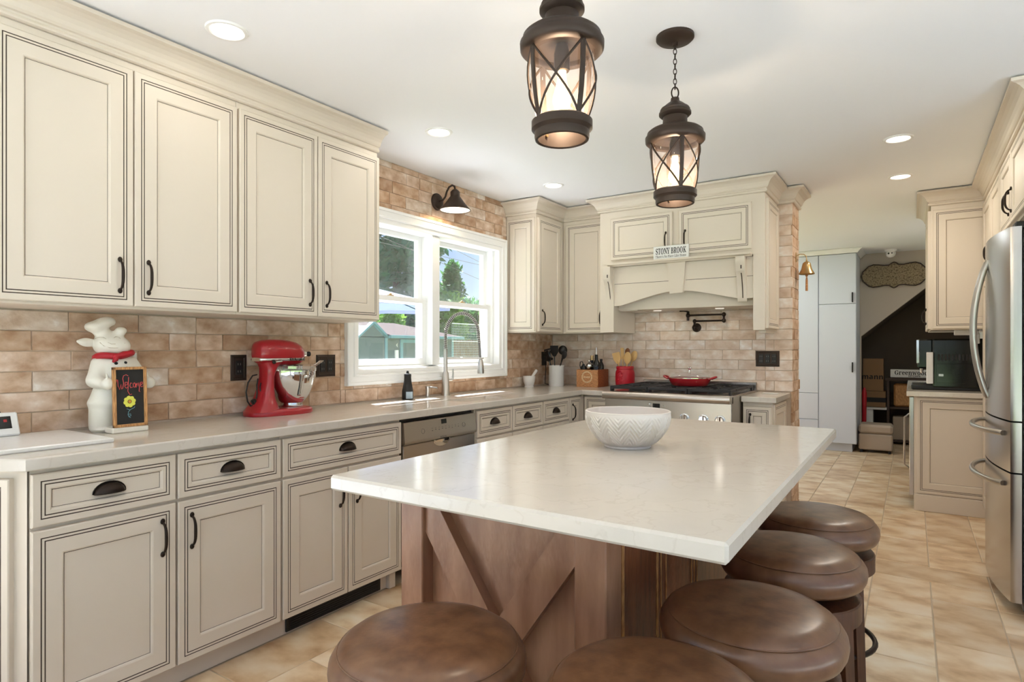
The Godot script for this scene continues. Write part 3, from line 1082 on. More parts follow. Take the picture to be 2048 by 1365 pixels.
# ------------------------------------------------------------------ corner wall cabinets and range hood
func corner_and_hood() -> void:
	var t := thing("corner_cabinet", "cream corner wall cabinet right of the window, its panelled side facing the room", "cabinet", V(-2.79, 0, 4.14))
	var b := MB.new()
	b.bx(Vector3(0.001, 1.372, -0.755), Vector3(0.28, 2.327, 0), 0.001)
	part("body", b, M.cab, t)
	panel_front("side_panel", t, 0.004, 0.272, 1.380, 2.296, "", 0.072, -0.010)
	panel_front("door", t, 0.02, 0.40, 1.380, 2.296, "LB", 0.072, 0.0, turned(Vector3(0.28, 0, 0), PI / 2))
	t = thing("wall_cabinet", "cream single-door wall cabinet between the corner and the range hood", "cabinet", V(-2.508, 0, 4.595))
	b = MB.new()
	b.bx(Vector3(0, 1.372, -0.30), Vector3(0.413, 2.327, 0), 0.001)
	part("body", b, M.cab, t)
	panel_front("door", t, 0.035, 0.412, 1.380, 2.296, "RB", 0.072)
	b = MB.new()
	b.sweep(crown_profile(), [V(WX, 2.327, 4.14), V(-2.51, 2.327, 4.14), V(-2.51, 2.327, 4.595), V(-2.095, 2.327, 4.595)])
	solo("crown_moulding", b, M.cab, "cream crown moulding stepping round the corner wall cabinets", "moulding")
	b = MB.new()
	b.sweep(crown_profile(), [V(-2.093, 2.327, 4.59), V(-2.093, 2.327, 4.45), V(-0.8475, 2.327, 4.45), V(-0.8475, 2.327, 4.90), V(-0.74, 2.327, 4.90), V(-0.74, 2.327, 5.2)])
	solo("crown_moulding", b, M.cab, "cream crown moulding over the range hood and round the brick pier", "moulding")
	# hood: local origin on the floor line under its left front corner
	t = thing("range_hood", "large cream mantel range hood with corbels and an arched valance", "range hood", V(-2.093, 0, 4.45))
	var W := 1.2455
	b = MB.new()
	b.bx(Vector3(0, 1.90, -0.448), Vector3(W, 2.327, 0), 0.001)
	part("upper_box", b, M.cab, t)
	panel_front("door", t, 0.10, 0.598, 1.942, 2.268, "RB", 0.062)
	panel_front("door", t, 0.648, 1.160, 1.942, 2.268, "LB", 0.062)
	b = MB.new()
	b.bx(Vector3(0, 1.372, -0.448), Vector3(0.118, 1.90, 0), 0.001)
	part("column", b, M.cab, t)
	b = MB.new()
	b.bx(Vector3(W - 0.078, 1.372, -0.448), Vector3(W, 1.90, 0), 0.001)
	var cr := part("column", b, M.cab, t)
	panel_front("side_panel", t, 0.0, 0.40, 1.385, 2.29, "", 0.06, 0.0, turned(Vector3(W, 0, -0.02), PI / 2))
	b = MB.new()
	b.bx(Vector3(W - 0.05, 1.352, -0.36), Vector3(W - 0.004, 1.372, -0.05), 0.002)
	part("light_rail", b, M.cab, t)
	# mantel shelf
	b = MB.new()
	var sp := [Vector2(0, 0), Vector2(0.03, 0), Vector2(0.034, 0.006), Vector2(0.05, 0.012), Vector2(0.056, 0.012), Vector2(0.056, 0.026), Vector2(0, 0.026)]
	b.sweep(sp, [Vector3(0.085, 1.888, 0), Vector3(1.162, 1.888, 0)])
	part("mantel_shelf", b, M.cab, t)
	# arched valance, set between the columns
	var poly := PackedVector2Array()
	poly.append(Vector2(0.118, 1.888))
	poly.append(Vector2(0.118, 1.580))
	for i in 25:
		var f := i / 24.0
		poly.append(Vector2(0.170 + 0.905 * f, 1.582 + 0.084 * sin(PI * f) * (1.0 - 0.12 * cos(TAU * f)) * 0.93 + 0.014 * f))
	poly.append(Vector2(W - 0.078, 1.598))
	poly.append(Vector2(W - 0.078, 1.888))
	b = MB.new()
	b.prism(poly, -0.07, -0.012)
	part("valance", b, M.cab, t)
	for s in [[0.12, 0.56], [0.69, 1.165]]:
		b = MB.new()
		b.bx(Vector3(s[0], 1.752, -0.0125), Vector3(s[1], 1.755, -0.0115))
		part("groove", b, M.glaze, t)
	b = MB.new()
	b.prism(PackedVector2Array([Vector2(0.555, 1.888), Vector2(0.572, 1.656), Vector2(0.674, 1.660), Vector2(0.692, 1.888)]), -0.03, 0.004)
	part("keystone", b, M.cab, t)
	for x in [0.052, 1.062]:
		# corbel: scroll profile in depth and height, pushed across
		var cp := PackedVector2Array([Vector2(0, 1.575), Vector2(0.014, 1.575), Vector2(0.022, 1.588), Vector2(0.026, 1.63), Vector2(0.036, 1.69), Vector2(0.056, 1.745), Vector2(0.076, 1.776), Vector2(0.088, 1.786), Vector2(0.088, 1.835), Vector2(0.092, 1.84), Vector2(0.092, 1.888), Vector2(0, 1.888)])
		b = MB.new()
		b.at(Transform3D(Basis(Vector3(0, 0, 1), Vector3.UP, Vector3(-1, 0, 0)), Vector3(x + 0.062, 0, -0.03)))
		b.prism(cp, 0.0, 0.062, true)
		var co := part("corbel", b, M.cab, t)
		var g := MB.new()
		g.at(Transform3D(Basis(Vector3(0, 0, 1), Vector3.UP, Vector3(-1, 0, 0)), Vector3(x + 0.036, 0, -0.03)))
		g.tube([Vector3(0.0235, 1.60, 0), Vector3(0.028, 1.64, 0), Vector3(0.038, 1.69, 0), Vector3(0.057, 1.745, 0), Vector3(0.074, 1.772, 0)], 0.0032, 6)
		part("groove", g, M.glaze, co)
		g = MB.new()
		g.at(Transform3D(Basis(Vector3(0, 0, 1), Vector3.UP, Vector3(-1, 0, 0)), Vector3(x + 0.036, 0, -0.03)))
		g.bx(Vector3(0.087, 1.80, -0.006), Vector3(0.0895, 1.825, 0.002))
		part("notch", g, M.glaze, co)
	b = MB.new()
	b.bx(Vector3(0.1185, 1.551, -0.44), Vector3(W - 0.0785, 1.70, -0.10), 0.002)
	b.bx(Vector3(0.1185, 1.545, -0.44), Vector3(0.27, 1.551, -0.12))
	part("liner", b, M.cab, t)
	for x in [0.38, 0.87]:
		b = MB.new()
		b.off(Vector3(x, 1.549, -0.27)).lathe([Vector2(0.0, -0.004), Vector2(0.03, -0.004), Vector2(0.034, 0.002)], 20)
		part("hood_lamp", b, M.hoodlens, t)
		var hl := AreaLight3D.new()
		hl.name = "hood_light"
		t.add_child(hl)
		hl.position = Vector3(x, 1.542, -0.27)
		hl.rotation.x = -PI / 2
		hl.area_size = Vector2(0.05, 0.05)
		hl.light_energy = 0.018
		hl.light_color = Color(1.0, 0.96, 0.9)
		hl.area_range = 10
		hl.shadow_enabled = true
	# sign on the mantel shelf
	var sg := thing("wooden_sign", "small white STONY BROOK sign standing on the range hood shelf", "sign", V(-1.632, 1.914, 4.415))
	b = MB.new()
	b.bx(Vector3(0, 0, -0.009), Vector3(0.268, 0.098, 0.009), 0.002)
	part("board", b, M.plastic, sg)
	letters("lettering", "STONY BROOK", 0.062, M.black, sg, Vector3(0.134, 0.058, 0.0092), "Droid Serif", 0.001, 0.50)
	letters("lettering", "There's No Place Like Home", 0.026, M.grey, sg, Vector3(0.134, 0.018, 0.0092), "Droid Serif", 0.001, 0.64)
	# right-hand small base cabinet and its worktop
	t = thing("base_cabinet", "small cream base cabinet between the range and the brick pier", "cabinet", V(-0.985, 0, 4.39), 0.0, "painted base cabinets under the long worktop")
	b = MB.new()
	b.bx(Vector3(0.006, 0.095, -0.50), Vector3(0.20, 0.876, 0), 0.001)
	b.bx(Vector3(0.006, 0.0, -0.50), Vector3(0.20, 0.095, -0.05))
	part("body", b, M.cab, t)
	panel_front("door", t, 0.010, 0.196, 0.095, 0.845, "LT", 0.06)
	panel_front("side_panel", t, 0.0, 0.45, 0.10, 0.86, "", 0.07, -0.010, turned(Vector3(0.20, 0, -0.02), PI / 2))
	b = MB.new()
	b.bx(V(-0.982, 0.876, 4.34), V(-0.757, 0.914, BD), 0.004)
	solo("worktop", b, M.quartz, "short white quartz worktop right of the range", "worktop")
	b = MB.new()
	b.box(V(-0.86, 0.917, 4.72), Vector3(0.11, 0.004, 0.09), 0.001)
	solo("spoon_rest", b, M.ceramic, "flat pale spoon rest on the short worktop right of the range", "spoon rest")
	# corner base door on the range wall
	t = thing("base_cabinet", "cream corner base cabinet left of the range, door facing the island", "cabinet", V(-2.195, 0, 4.385), 0.0, "painted base cabinets under the long worktop")
	b = MB.new()
	b.bx(Vector3(0, 0.095, -0.50), Vector3(0.285, 0.876, 0), 0.001)
	b.bx(Vector3(0, 0.0, -0.50), Vector3(0.285, 0.095, -0.05))
	part("body", b, M.cab, t)
	panel_front("door", t, 0.004, 0.280, 0.095, 0.860, "", 0.06)

# ------------------------------------------------------------------ range
func stove() -> void:
	var t := thing("range", "wide stainless steel gas range under the mantel hood", "range", V(-1.892, 0, 4.12))
	var W := 0.904
	var b := MB.new()
	b.bx(Vector3(0, 0.10, -0.77), Vector3(W, 0.92, -0.002), 0.002)
	part("body", b, M.brushed, t)
	for x in [0.04, W - 0.04]:
		for z in [-0.06, -0.70]:
			b = MB.new()
			b.off(Vector3(x, 0, z)).lathe([Vector2(0.018, 0), Vector2(0.018, 0.10)], 12)
			part("leg", b, M.steel, t)
	b = MB.new()
	b.at(Transform3D(Basis(Vector3(0, 0, 1), Vector3.UP, Vector3(-1, 0, 0)), Vector3(W, 0, 0)))
	b.prism(PackedVector2Array([Vector2(-0.03, 0.878), Vector2(0.055, 0.878), Vector2(0.064, 0.884), Vector2(0.066, 0.905), Vector2(0.064, 0.925), Vector2(0.056, 0.931), Vector2(-0.03, 0.931)]), 0.0, W, true)
	part("bullnose", b, M.steel, t)
	b = MB.new()
	b.bx(Vector3(0.0, 0.715, 0), Vector3(W, 0.878, 0.012), 0.003)
	var cp := part("control_panel", b, M.steel, t)
	for x in [0.062, 0.182, 0.312, 0.592, 0.721, 0.830]:
		b = MB.new()
		b.off(Vector3(x, 0.765, 0.012), 0, PI / 2)
		b.lathe([Vector2(0.0, 0.0), Vector2(0.034, 0), Vector2(0.034, 0.004), Vector2(0.030, 0.007), Vector2(0.0265, 0.007), Vector2(0.0265, 0.024), Vector2(0.023, 0.029), Vector2(0, 0.029)], 28)
		b.off(Vector3(x, 0.765, 0.046)).box(Vector3.ZERO, Vector3(0.015, 0.052, 0.016), 0.004)
		part("knob", b, M.chrome, cp)
	b = MB.new()
	b.box(Vector3(0.392, 0.838, 0.0125), Vector3(0.052, 0.036, 0.003), 0.001)
	part("display", b, M.blackgloss, cp)
	for p in [Vector2(0.345, 0.852), Vector2(0.345, 0.828), Vector2(0.446, 0.838)]:
		b = MB.new()
		b.off(Vector3(p.x, p.y, 0.012), 0, PI / 2).lathe([Vector2(0.0075, 0), Vector2(0.0075, 0.006), Vector2(0.006, 0.008), Vector2(0, 0.008)], 14)
		part("button", b, M.chrome, cp)
	b = MB.new()
	var ring := []
	for i in 16:
		ring.append(Vector3(0.47 + 0.011 * cos(TAU * i / 16), 0.755 + 0.011 * sin(TAU * i / 16), 0.0125))
	b.tube(ring, 0.0016, 5, true)
	part("badge", b, M.grey, cp)
	b = MB.new()
	b.bx(Vector3(0.012, 0.16, 0), Vector3(W - 0.012, 0.70, 0.03), 0.006)
	var od := part("oven_door", b, M.steel, t)
	b = MB.new()
	b.bx(Vector3(0.16, 0.26, 0.029), Vector3(W - 0.16, 0.54, 0.032), 0.001)
	part("oven_window", b, M.blackgloss, od)
	b = MB.new()
	b.tube([Vector3(0.06, 0.655, 0.075), Vector3(W - 0.06, 0.655, 0.075)], 0.013, 14)
	for x in [0.09, W - 0.09]:
		b.tube([Vector3(x, 0.655, 0.02), Vector3(x, 0.655, 0.075)], 0.009, 10)
	part("oven_handle", b, M.steel, od)
	b = MB.new()
	b.bx(Vector3(0.006, 0.92, -0.755), Vector3(W - 0.006, 0.926, -0.02), 0.002)
	part("cooktop", b, M.steel, t)
	b = MB.new()
	b.bx(Vector3(0.0, 0.92, -0.777), Vector3(W, 0.985, -0.752), 0.004)
	part("backguard", b, M.steel, t)
	# six burners, three cast-iron grates
	for i in 3:
		for j in 2:
			b = MB.new()
			b.off(Vector3(0.16 + i * 0.292, 0.926, -0.19 - j * 0.33)).lathe([Vector2(0, 0.001), Vector2(0.055, 0.001), Vector2(0.05, 0.008), Vector2(0.042, 0.010), Vector2(0.042, 0.018), Vector2(0.036, 0.022), Vector2(0, 0.022)], 20)
			part("burner", b, M.iron, t)
	for i in 3:
		b = MB.new()
		var x0 := 0.018 + i * 0.291
		var x1 := x0 + 0.286
		var z0 := -0.735
		var z1 := -0.035
		var yt := 0.966
		for x in [x0, x1 - 0.014]:
			b.bx(Vector3(x, 0.946, z0), Vector3(x + 0.014, yt, z1), 0.003)
		for z in [z0, (z0 + z1) / 2 - 0.007, z1 - 0.014]:
			b.bx(Vector3(x0, 0.946, z), Vector3(x1, yt, z + 0.014), 0.003)
		for x in [x0, x1 - 0.014]:
			for z in [z0, z1 - 0.05]:
				b.bx(Vector3(x, 0.926, z), Vector3(x + 0.014, 0.95, z + 0.05), 0.003)
		for j in 2:
			var c := Vector3((x0 + x1) / 2, 0, -0.19 - j * 0.33)
			for k in 4:
				var d := Vector3(cos(PI / 4 + k * PI / 2), 0, sin(PI / 4 + k * PI / 2))
				b.off(c + d * 0.105 + Vector3(0, 0.957, 0), -atan2(d.z, d.x)).box(Vector3.ZERO, Vector3(0.13, 0.018, 0.011), 0.003)
			for k in 4:
				var d := Vector3(cos(k * PI / 2), 0, sin(k * PI / 2))
				b.off(c + d * 0.10 + Vector3(0, 0.957, 0), -atan2(d.z, d.x)).box(Vector3.ZERO, Vector3(0.09, 0.018, 0.011), 0.003)
			b.at(Transform3D.IDENTITY)
		part("grate", b, M.iron, t)
	# red braiser with a glass lid
	var p := thing("braiser", "red enamel braiser with a domed glass lid on the range", "pan", V(-1.385, 0.967, 4.50))
	b = MB.new()
	b.lathe([Vector2(0, 0), Vector2(0.118, 0), Vector2(0.128, 0.004), Vector2(0.146, 0.034), Vector2(0.154, 0.052), Vector2(0.155, 0.056), Vector2(0.150, 0.057), Vector2(0.141, 0.034), Vector2(0.12, 0.010), Vector2(0, 0.010)], 40)
	part("pan", b, M.red, p)
	for s in [-1.0, 1.0]:
		b = MB.new()
		var h := []
		for i in 9:
			var a := -0.5 * PI + PI * i / 8
			h.append(Vector3(s * (0.150 + 0.045 * cos(a)), 0.050 + 0.018 * cos(a), 0.042 * sin(a)))
		b.tube(h, 0.0075, 8)
		part("handle", b, M.red, p)
	b = MB.new()
	b.lathe([Vector2(0.148, 0.058), Vector2(0.149, 0.062), Vector2(0.132, 0.078), Vector2(0.10, 0.090), Vector2(0.05, 0.098), Vector2(0, 0.100)], 36)
	var ld := part("lid", b, M.lid, p)
	b = MB.new()
	b.lathe([Vector2(0.144, 0.056), Vector2(0.152, 0.056), Vector2(0.152, 0.061), Vector2(0.144, 0.061), Vector2(0.144, 0.056)], 36)
	b.lathe([Vector2(0.012, 0.099), Vector2(0.010, 0.104), Vector2(0.007, 0.112), Vector2(0.008, 0.122), Vector2(0.015, 0.128), Vector2(0.0155, 0.134), Vector2(0.010, 0.139), Vector2(0, 0.140)], 18)
	part("knob", b, M.chrome, ld)
	# pot filler
	var f := thing("pot_filler", "black wall-mounted folding pot filler tap above the range", "faucet", V(-1.45, 1.412, BD))
	b = MB.new()
	b.off(Vector3.ZERO, 0, PI / 2).lathe([Vector2(0.036, 0), Vector2(0.036, 0.006), Vector2(0.028, 0.012), Vector2(0.016, 0.016), Vector2(0.014, 0.06), Vector2(0, 0.06)], 24)
	part("flange", b, M.bronze_matt, f)
	b = MB.new()
	b.ball(Vector3(0, 0.0, 0.06), Vector3(0.02, 0.02, 0.02))
	b.tube([Vector3(0, 0, 0.06), Vector3(0, 0.048, 0.06)], 0.009, 10)
	b.ball(Vector3(0, 0.05, 0.06), Vector3(0.015, 0.017, 0.015))
	b.tube([Vector3(0, 0.05, 0.06), Vector3(0.225, 0.05, 0.06)], 0.0075, 10)
	b.tube([Vector3(0.0, 0, 0.06), Vector3(0.035, 0.002, 0.085)], 0.005, 8)
	part("arm", b, M.bronze, f)
	b = MB.new()
	for y in [0.05, 0.097]:
		b.ball(Vector3(0.228, y, 0.06), Vector3(0.016, 0.018, 0.016))
	b.tube([Vector3(0.228, 0.04, 0.06), Vector3(0.228, 0.112, 0.06)], 0.0085, 10)
	b.tube([Vector3(0.228, 0.097, 0.06), Vector3(-0.045, 0.097, 0.07)], 0.0075, 10)
	part("arm", b, M.bronze, f)
	b = MB.new()
	b.ball(Vector3(-0.05, 0.097, 0.07), Vector3(0.017, 0.019, 0.017))
	b.tube([Vector3(-0.05, 0.13, 0.07), Vector3(-0.05, 0.055, 0.07)], 0.0105, 10)
	part("spout", b, M.bronze, f)
	b = MB.new()
	b.tube([Vector3(-0.05, 0.128, 0.07), Vector3(-0.085, 0.132, 0.075), Vector3(-0.115, 0.132, 0.08)], [0.006, 0.004, 0.005], 8)
	part("lever", b, M.bronze, f)

# ------------------------------------------------------------------ right-hand side
func right_side() -> void:
	# base cabinet with its panelled end towards the camera
	var t := thing("base_cabinet", "cream base cabinet end panel under the coffee machine", "cabinet", V(0.0, 0, 5.60), 0.0)
	var b := MB.new()
	b.bx(Vector3(0.012, 0.0, -0.04), Vector3(0.62, 0.876, 0), 0.001)
	b.bx(Vector3(0.10, 0.0, -1.9), Vector3(0.615, 0.876, -0.70))
	part("body", b, M.cab, t)
	panel_front("end_panel", t, 0.030, 0.52, 0.135, 0.868, "", 0.078, -0.009)
	b = MB.new()
	b.bx(Vector3(0.012, 0.0, 0), Vector3(0.60, 0.125, 0.012), 0.003)
	part("baseboard", b, M.cab, t)
	b = MB.new()
	b.bx(V(-0.036, 0.876, 5.56), V(0.60, 0.914, 7.5), 0.004)
	solo("worktop", b, M.quartz, "white quartz worktop under the coffee machine on the right", "worktop")
	# undercounter appliance with a long bar handle
	t = thing("wine_cooler", "undercounter steel appliance with a long bar handle, beyond the cream end panel", "appliance", V(0.012, 0, 5.645), -PI / 2)
	b = MB.new()
	b.bx(Vector3(-0.62, 0.09, -0.56), Vector3(-0.004, 0.872, -0.002), 0.002)
	part("body", b, M.black, t)
	b = MB.new()
	b.bx(Vector3(-0.62, 0.10, -0.002), Vector3(-0.006, 0.868, 0.03), 0.004)
	part("door", b, M.steel, t)
	b = MB.new()
	b.tube([Vector3(-0.06, 0.30, 0.03), Vector3(-0.06, 0.33, 0.062), Vector3(-0.06, 0.70, 0.062), Vector3(-0.06, 0.73, 0.03)], 0.007, 10)
	part("handle", b, M.steel, t)
	# wall cabinet over it
	t = thing("wall_cabinet", "cream wall cabinet above the coffee machine, panelled end facing the camera", "cabinet", V(0.12, 0, 5.60), 0.0)
	b = MB.new()
	b.bx(Vector3(0.0, 1.385, -0.95), Vector3(0.495, 2.327, 0), 0.001)
	part("body", b, M.cab, t)
	panel_front("end_panel", t, 0.012, 0.46, 1.392, 2.292, "", 0.078, -0.010)
	for k in 2:
		panel_front("door", t, -0.93 + k * 0.465, -0.475 + k * 0.465, 1.392, 2.292, "RB" if k == 0 else "LB", 0.072, 0.0, turned(Vector3.ZERO, -PI / 2))
	# tall pantry and over-fridge cabinets share one face at x = 0.43
	t = thing("tall_cabinet", "tall cream cabinet beyond the fridge, faced with narrow doors", "cabinet", V(0.45, 0, 5.597), -PI / 2)
	b = MB.new()
	b.bx(Vector3(0, 0.0, -0.44), Vector3(1.037, 2.327, 0), 0.001)
	part("body", b, M.cab, t)
	for k in 2:
		panel_front("door", t, 0.012 + k * 0.512, 0.512 + k * 0.512, 1.77, 2.292, "LB" if k == 1 else "RB", 0.072)
		panel_front("door", t, 0.012 + k * 0.512, 0.512 + k * 0.512, 0.10, 1.76, "", 0.072)
	t = thing("overfridge_cabinet", "cream two-door cabinet above the refrigerator", "cabinet", V(0.45, 0, 4.556), -PI / 2)
	b = MB.new()
	b.bx(Vector3(0, 1.885, -0.69), Vector3(1.05, 2.327, 0), 0.001)
	b.bx(Vector3(1.01, 0.0, -0.69), Vector3(1.05, 1.885, 0), 0.001)
	part("body", b, M.cab, t)
	panel_front("door", t, 0.012, 0.470, 1.90, 2.292, "RB", 0.068)
	panel_front("door", t, 0.476, 0.992, 1.90, 2.292, "LB", 0.068)
	b = MB.new()
	# walked towards the camera so that the moulding leans out over the room
	b.sweep(crown_profile(), [V(0.118, 2.327, 6.55), V(0.118, 2.327, 5.60), V(0.448, 2.327, 5.60), V(0.448, 2.327, 3.506), V(1.14, 2.327, 3.506)])
	solo("crown_moulding", b, M.cab, "cream crown moulding along the right-hand cabinets above the refrigerator", "moulding")
	fridge()
	coffee()

func fridge() -> void:
	# local x towards the camera, y up, z into the room
	var t := thing("refrigerator", "large stainless steel refrigerator with two bottom drawers on the right", "refrigerator", V(0.43, 0, 4.535), -PI / 2)
	var W := 0.905
	var b := MB.new()
	b.bx(Vector3(0.008, 0.02, -0.66), Vector3(W - 0.008, 1.80, 0.0), 0.004)
	part("body", b, M.grey, t)
	var bow := func(x: float) -> float:
		var f := (x / W - 0.5) * 2.0
		return 0.098 - 0.052 * f * f
	var slab := func(x0: float, x1: float, y0: float, y1: float) -> MB:
		var m := MB.new()
		m.at(Transform3D(Basis(Vector3(1, 0, 0), Vector3(0, 0, 1), Vector3(0, -1, 0)), Vector3(0, 0, 0)))
		var poly := PackedVector2Array()
		poly.append(Vector2(x0, 0.006))
		poly.append(Vector2(x0, bow.call(x0) - 0.012))
		for i in 17:
			var x: float = x0 + 0.006 + (x1 - x0 - 0.012) * i / 16.0
			poly.append(Vector2(x, bow.call(x)))
		poly.append(Vector2(x1, bow.call(x1) - 0.012))
		poly.append(Vector2(x1, 0.006))
		m.prism(poly, -y1, -y0, true)
		return m
	var doors := []
	doors.append(part("door", slab.call(0.0, W / 2 - 0.002, 0.905, 1.81), M.steel, t))
	doors.append(part("door", slab.call(W / 2 + 0.002, W, 0.905, 1.81), M.steel, t))
	doors.append(part("drawer", slab.call(0.0, W, 0.665, 0.897), M.steel, t))
	doors.append(part("drawer", slab.call(0.0, W, 0.06, 0.657), M.steel, t))
	for k in 2:
		b = MB.new()
		var x := W / 2 + (-0.045 if k == 0 else 0.045)
		var pts := []
		for i in 17:
			var f := i / 16.0
			pts.append(Vector3(x, 0.985 + 0.72 * f, 0.094 + 0.062 * pow(sin(PI * f), 0.8)))
		b.tube(pts, 0.0135, 10)
		part("handle", b, M.nickel, doors[k])
	for k in 2:
		b = MB.new()
		var y := 0.838 if k == 0 else 0.598
		var pts := []
		for i in 17:
			var f := i / 16.0
			var x := 0.12 + 0.70 * f
			var bx: float = bow.call(x)
			pts.append(Vector3(x, y, bx + 0.004 + 0.058 * pow(sin(PI * f), 0.5)))
		b.tube(pts, 0.0125, 10)
		part("handle", b, M.nickel, doors[2 + k])
	b = MB.new()
	b.bx(Vector3(W - 0.10, 1.80, -0.06), Vector3(W - 0.01, 1.835, 0.03), 0.006)
	b.bx(Vector3(0.01, 1.80, -0.06), Vector3(0.10, 1.835, 0.03), 0.006)
	part("hinge_cover", b, M.black, t)

func coffee() -> void:
	var t := thing("coffee_machine", "black automatic coffee machine on the right-hand worktop", "coffee machine", V(0.0, 0.914, 5.98))
	var b := MB.new()
	b.bx(Vector3(0.135, 0.02, -0.16), Vector3(0.47, 0.405, 0.16), 0.012)
	part("body", b, M.blackgloss, t)
	b = MB.new()
	b.bx(Vector3(0.035, 0.17, -0.14), Vector3(0.14, 0.405, 0.14), 0.012)
	part("head", b, M.blackgloss, t)
	b = MB.new()
	b.bx(Vector3(-0.005, 0.0, -0.15), Vector3(0.46, 0.045, 0.15), 0.008)
	part("drip_tray", b, M.black, t)
	b = MB.new()
	b.bx(Vector3(0.095, 0.05, 0.13), Vector3(0.14, 0.30, 0.166), 0.004)
	part("side_strip", b, M.plastic, t)
	b = MB.new()
	b.off(Vector3(0.065, 0.13, 0.03)).lathe([Vector2(0.008, 0), Vector2(0.012, 0.02), Vector2(0.014, 0.09), Vector2(0.018, 0.11)], 14)
	b.off(Vector3(0.065, 0.13, 0.09)).lathe([Vector2(0.008, 0), Vector2(0.012, 0.02), Vector2(0.014, 0.09), Vector2(0.018, 0.11)], 14)
	b.at(Transform3D.IDENTITY)
	b.bx(Vector3(0.03, 0.21, 0.12), Vector3(0.05, 0.40, 0.145), 0.004)
	part("spout", b, M.chrome, t)
	b = MB.new()
	b.bx(Vector3(0.16, 0.06, 0.158), Vector3(0.44, 0.21, 0.163), 0.003)
	part("water_tank", b, M.blackgloss, t)
	b = MB.new()
	for i in 10:
		b.bx(Vector3(0.17 + i * 0.022, 0.235, 0.159), Vector3(0.182 + i * 0.022, 0.285, 0.1625), 0.001)
	part("vent", b, M.iron, t)
	b = MB.new()
	b.box(Vector3(0.19, 0.12, 0.1635), Vector3(0.032, 0.018, 0.002), 0.001)
	part("badge", b, M.nickel, t)
	b = MB.new()
	b.at(Transform3D.IDENTITY)
	b.bx(V(0.27, 1.345, 5.72), V(0.42, 1.384, 5.80), 0.004)
	b.bx(V(0.40, 1.28, 5.72), V(0.425, 1.36, 5.80), 0.004)
	solo("towel_holder", b, M.plastic, "white bracket fixed under the wall cabinet above the coffee machine", "bracket")

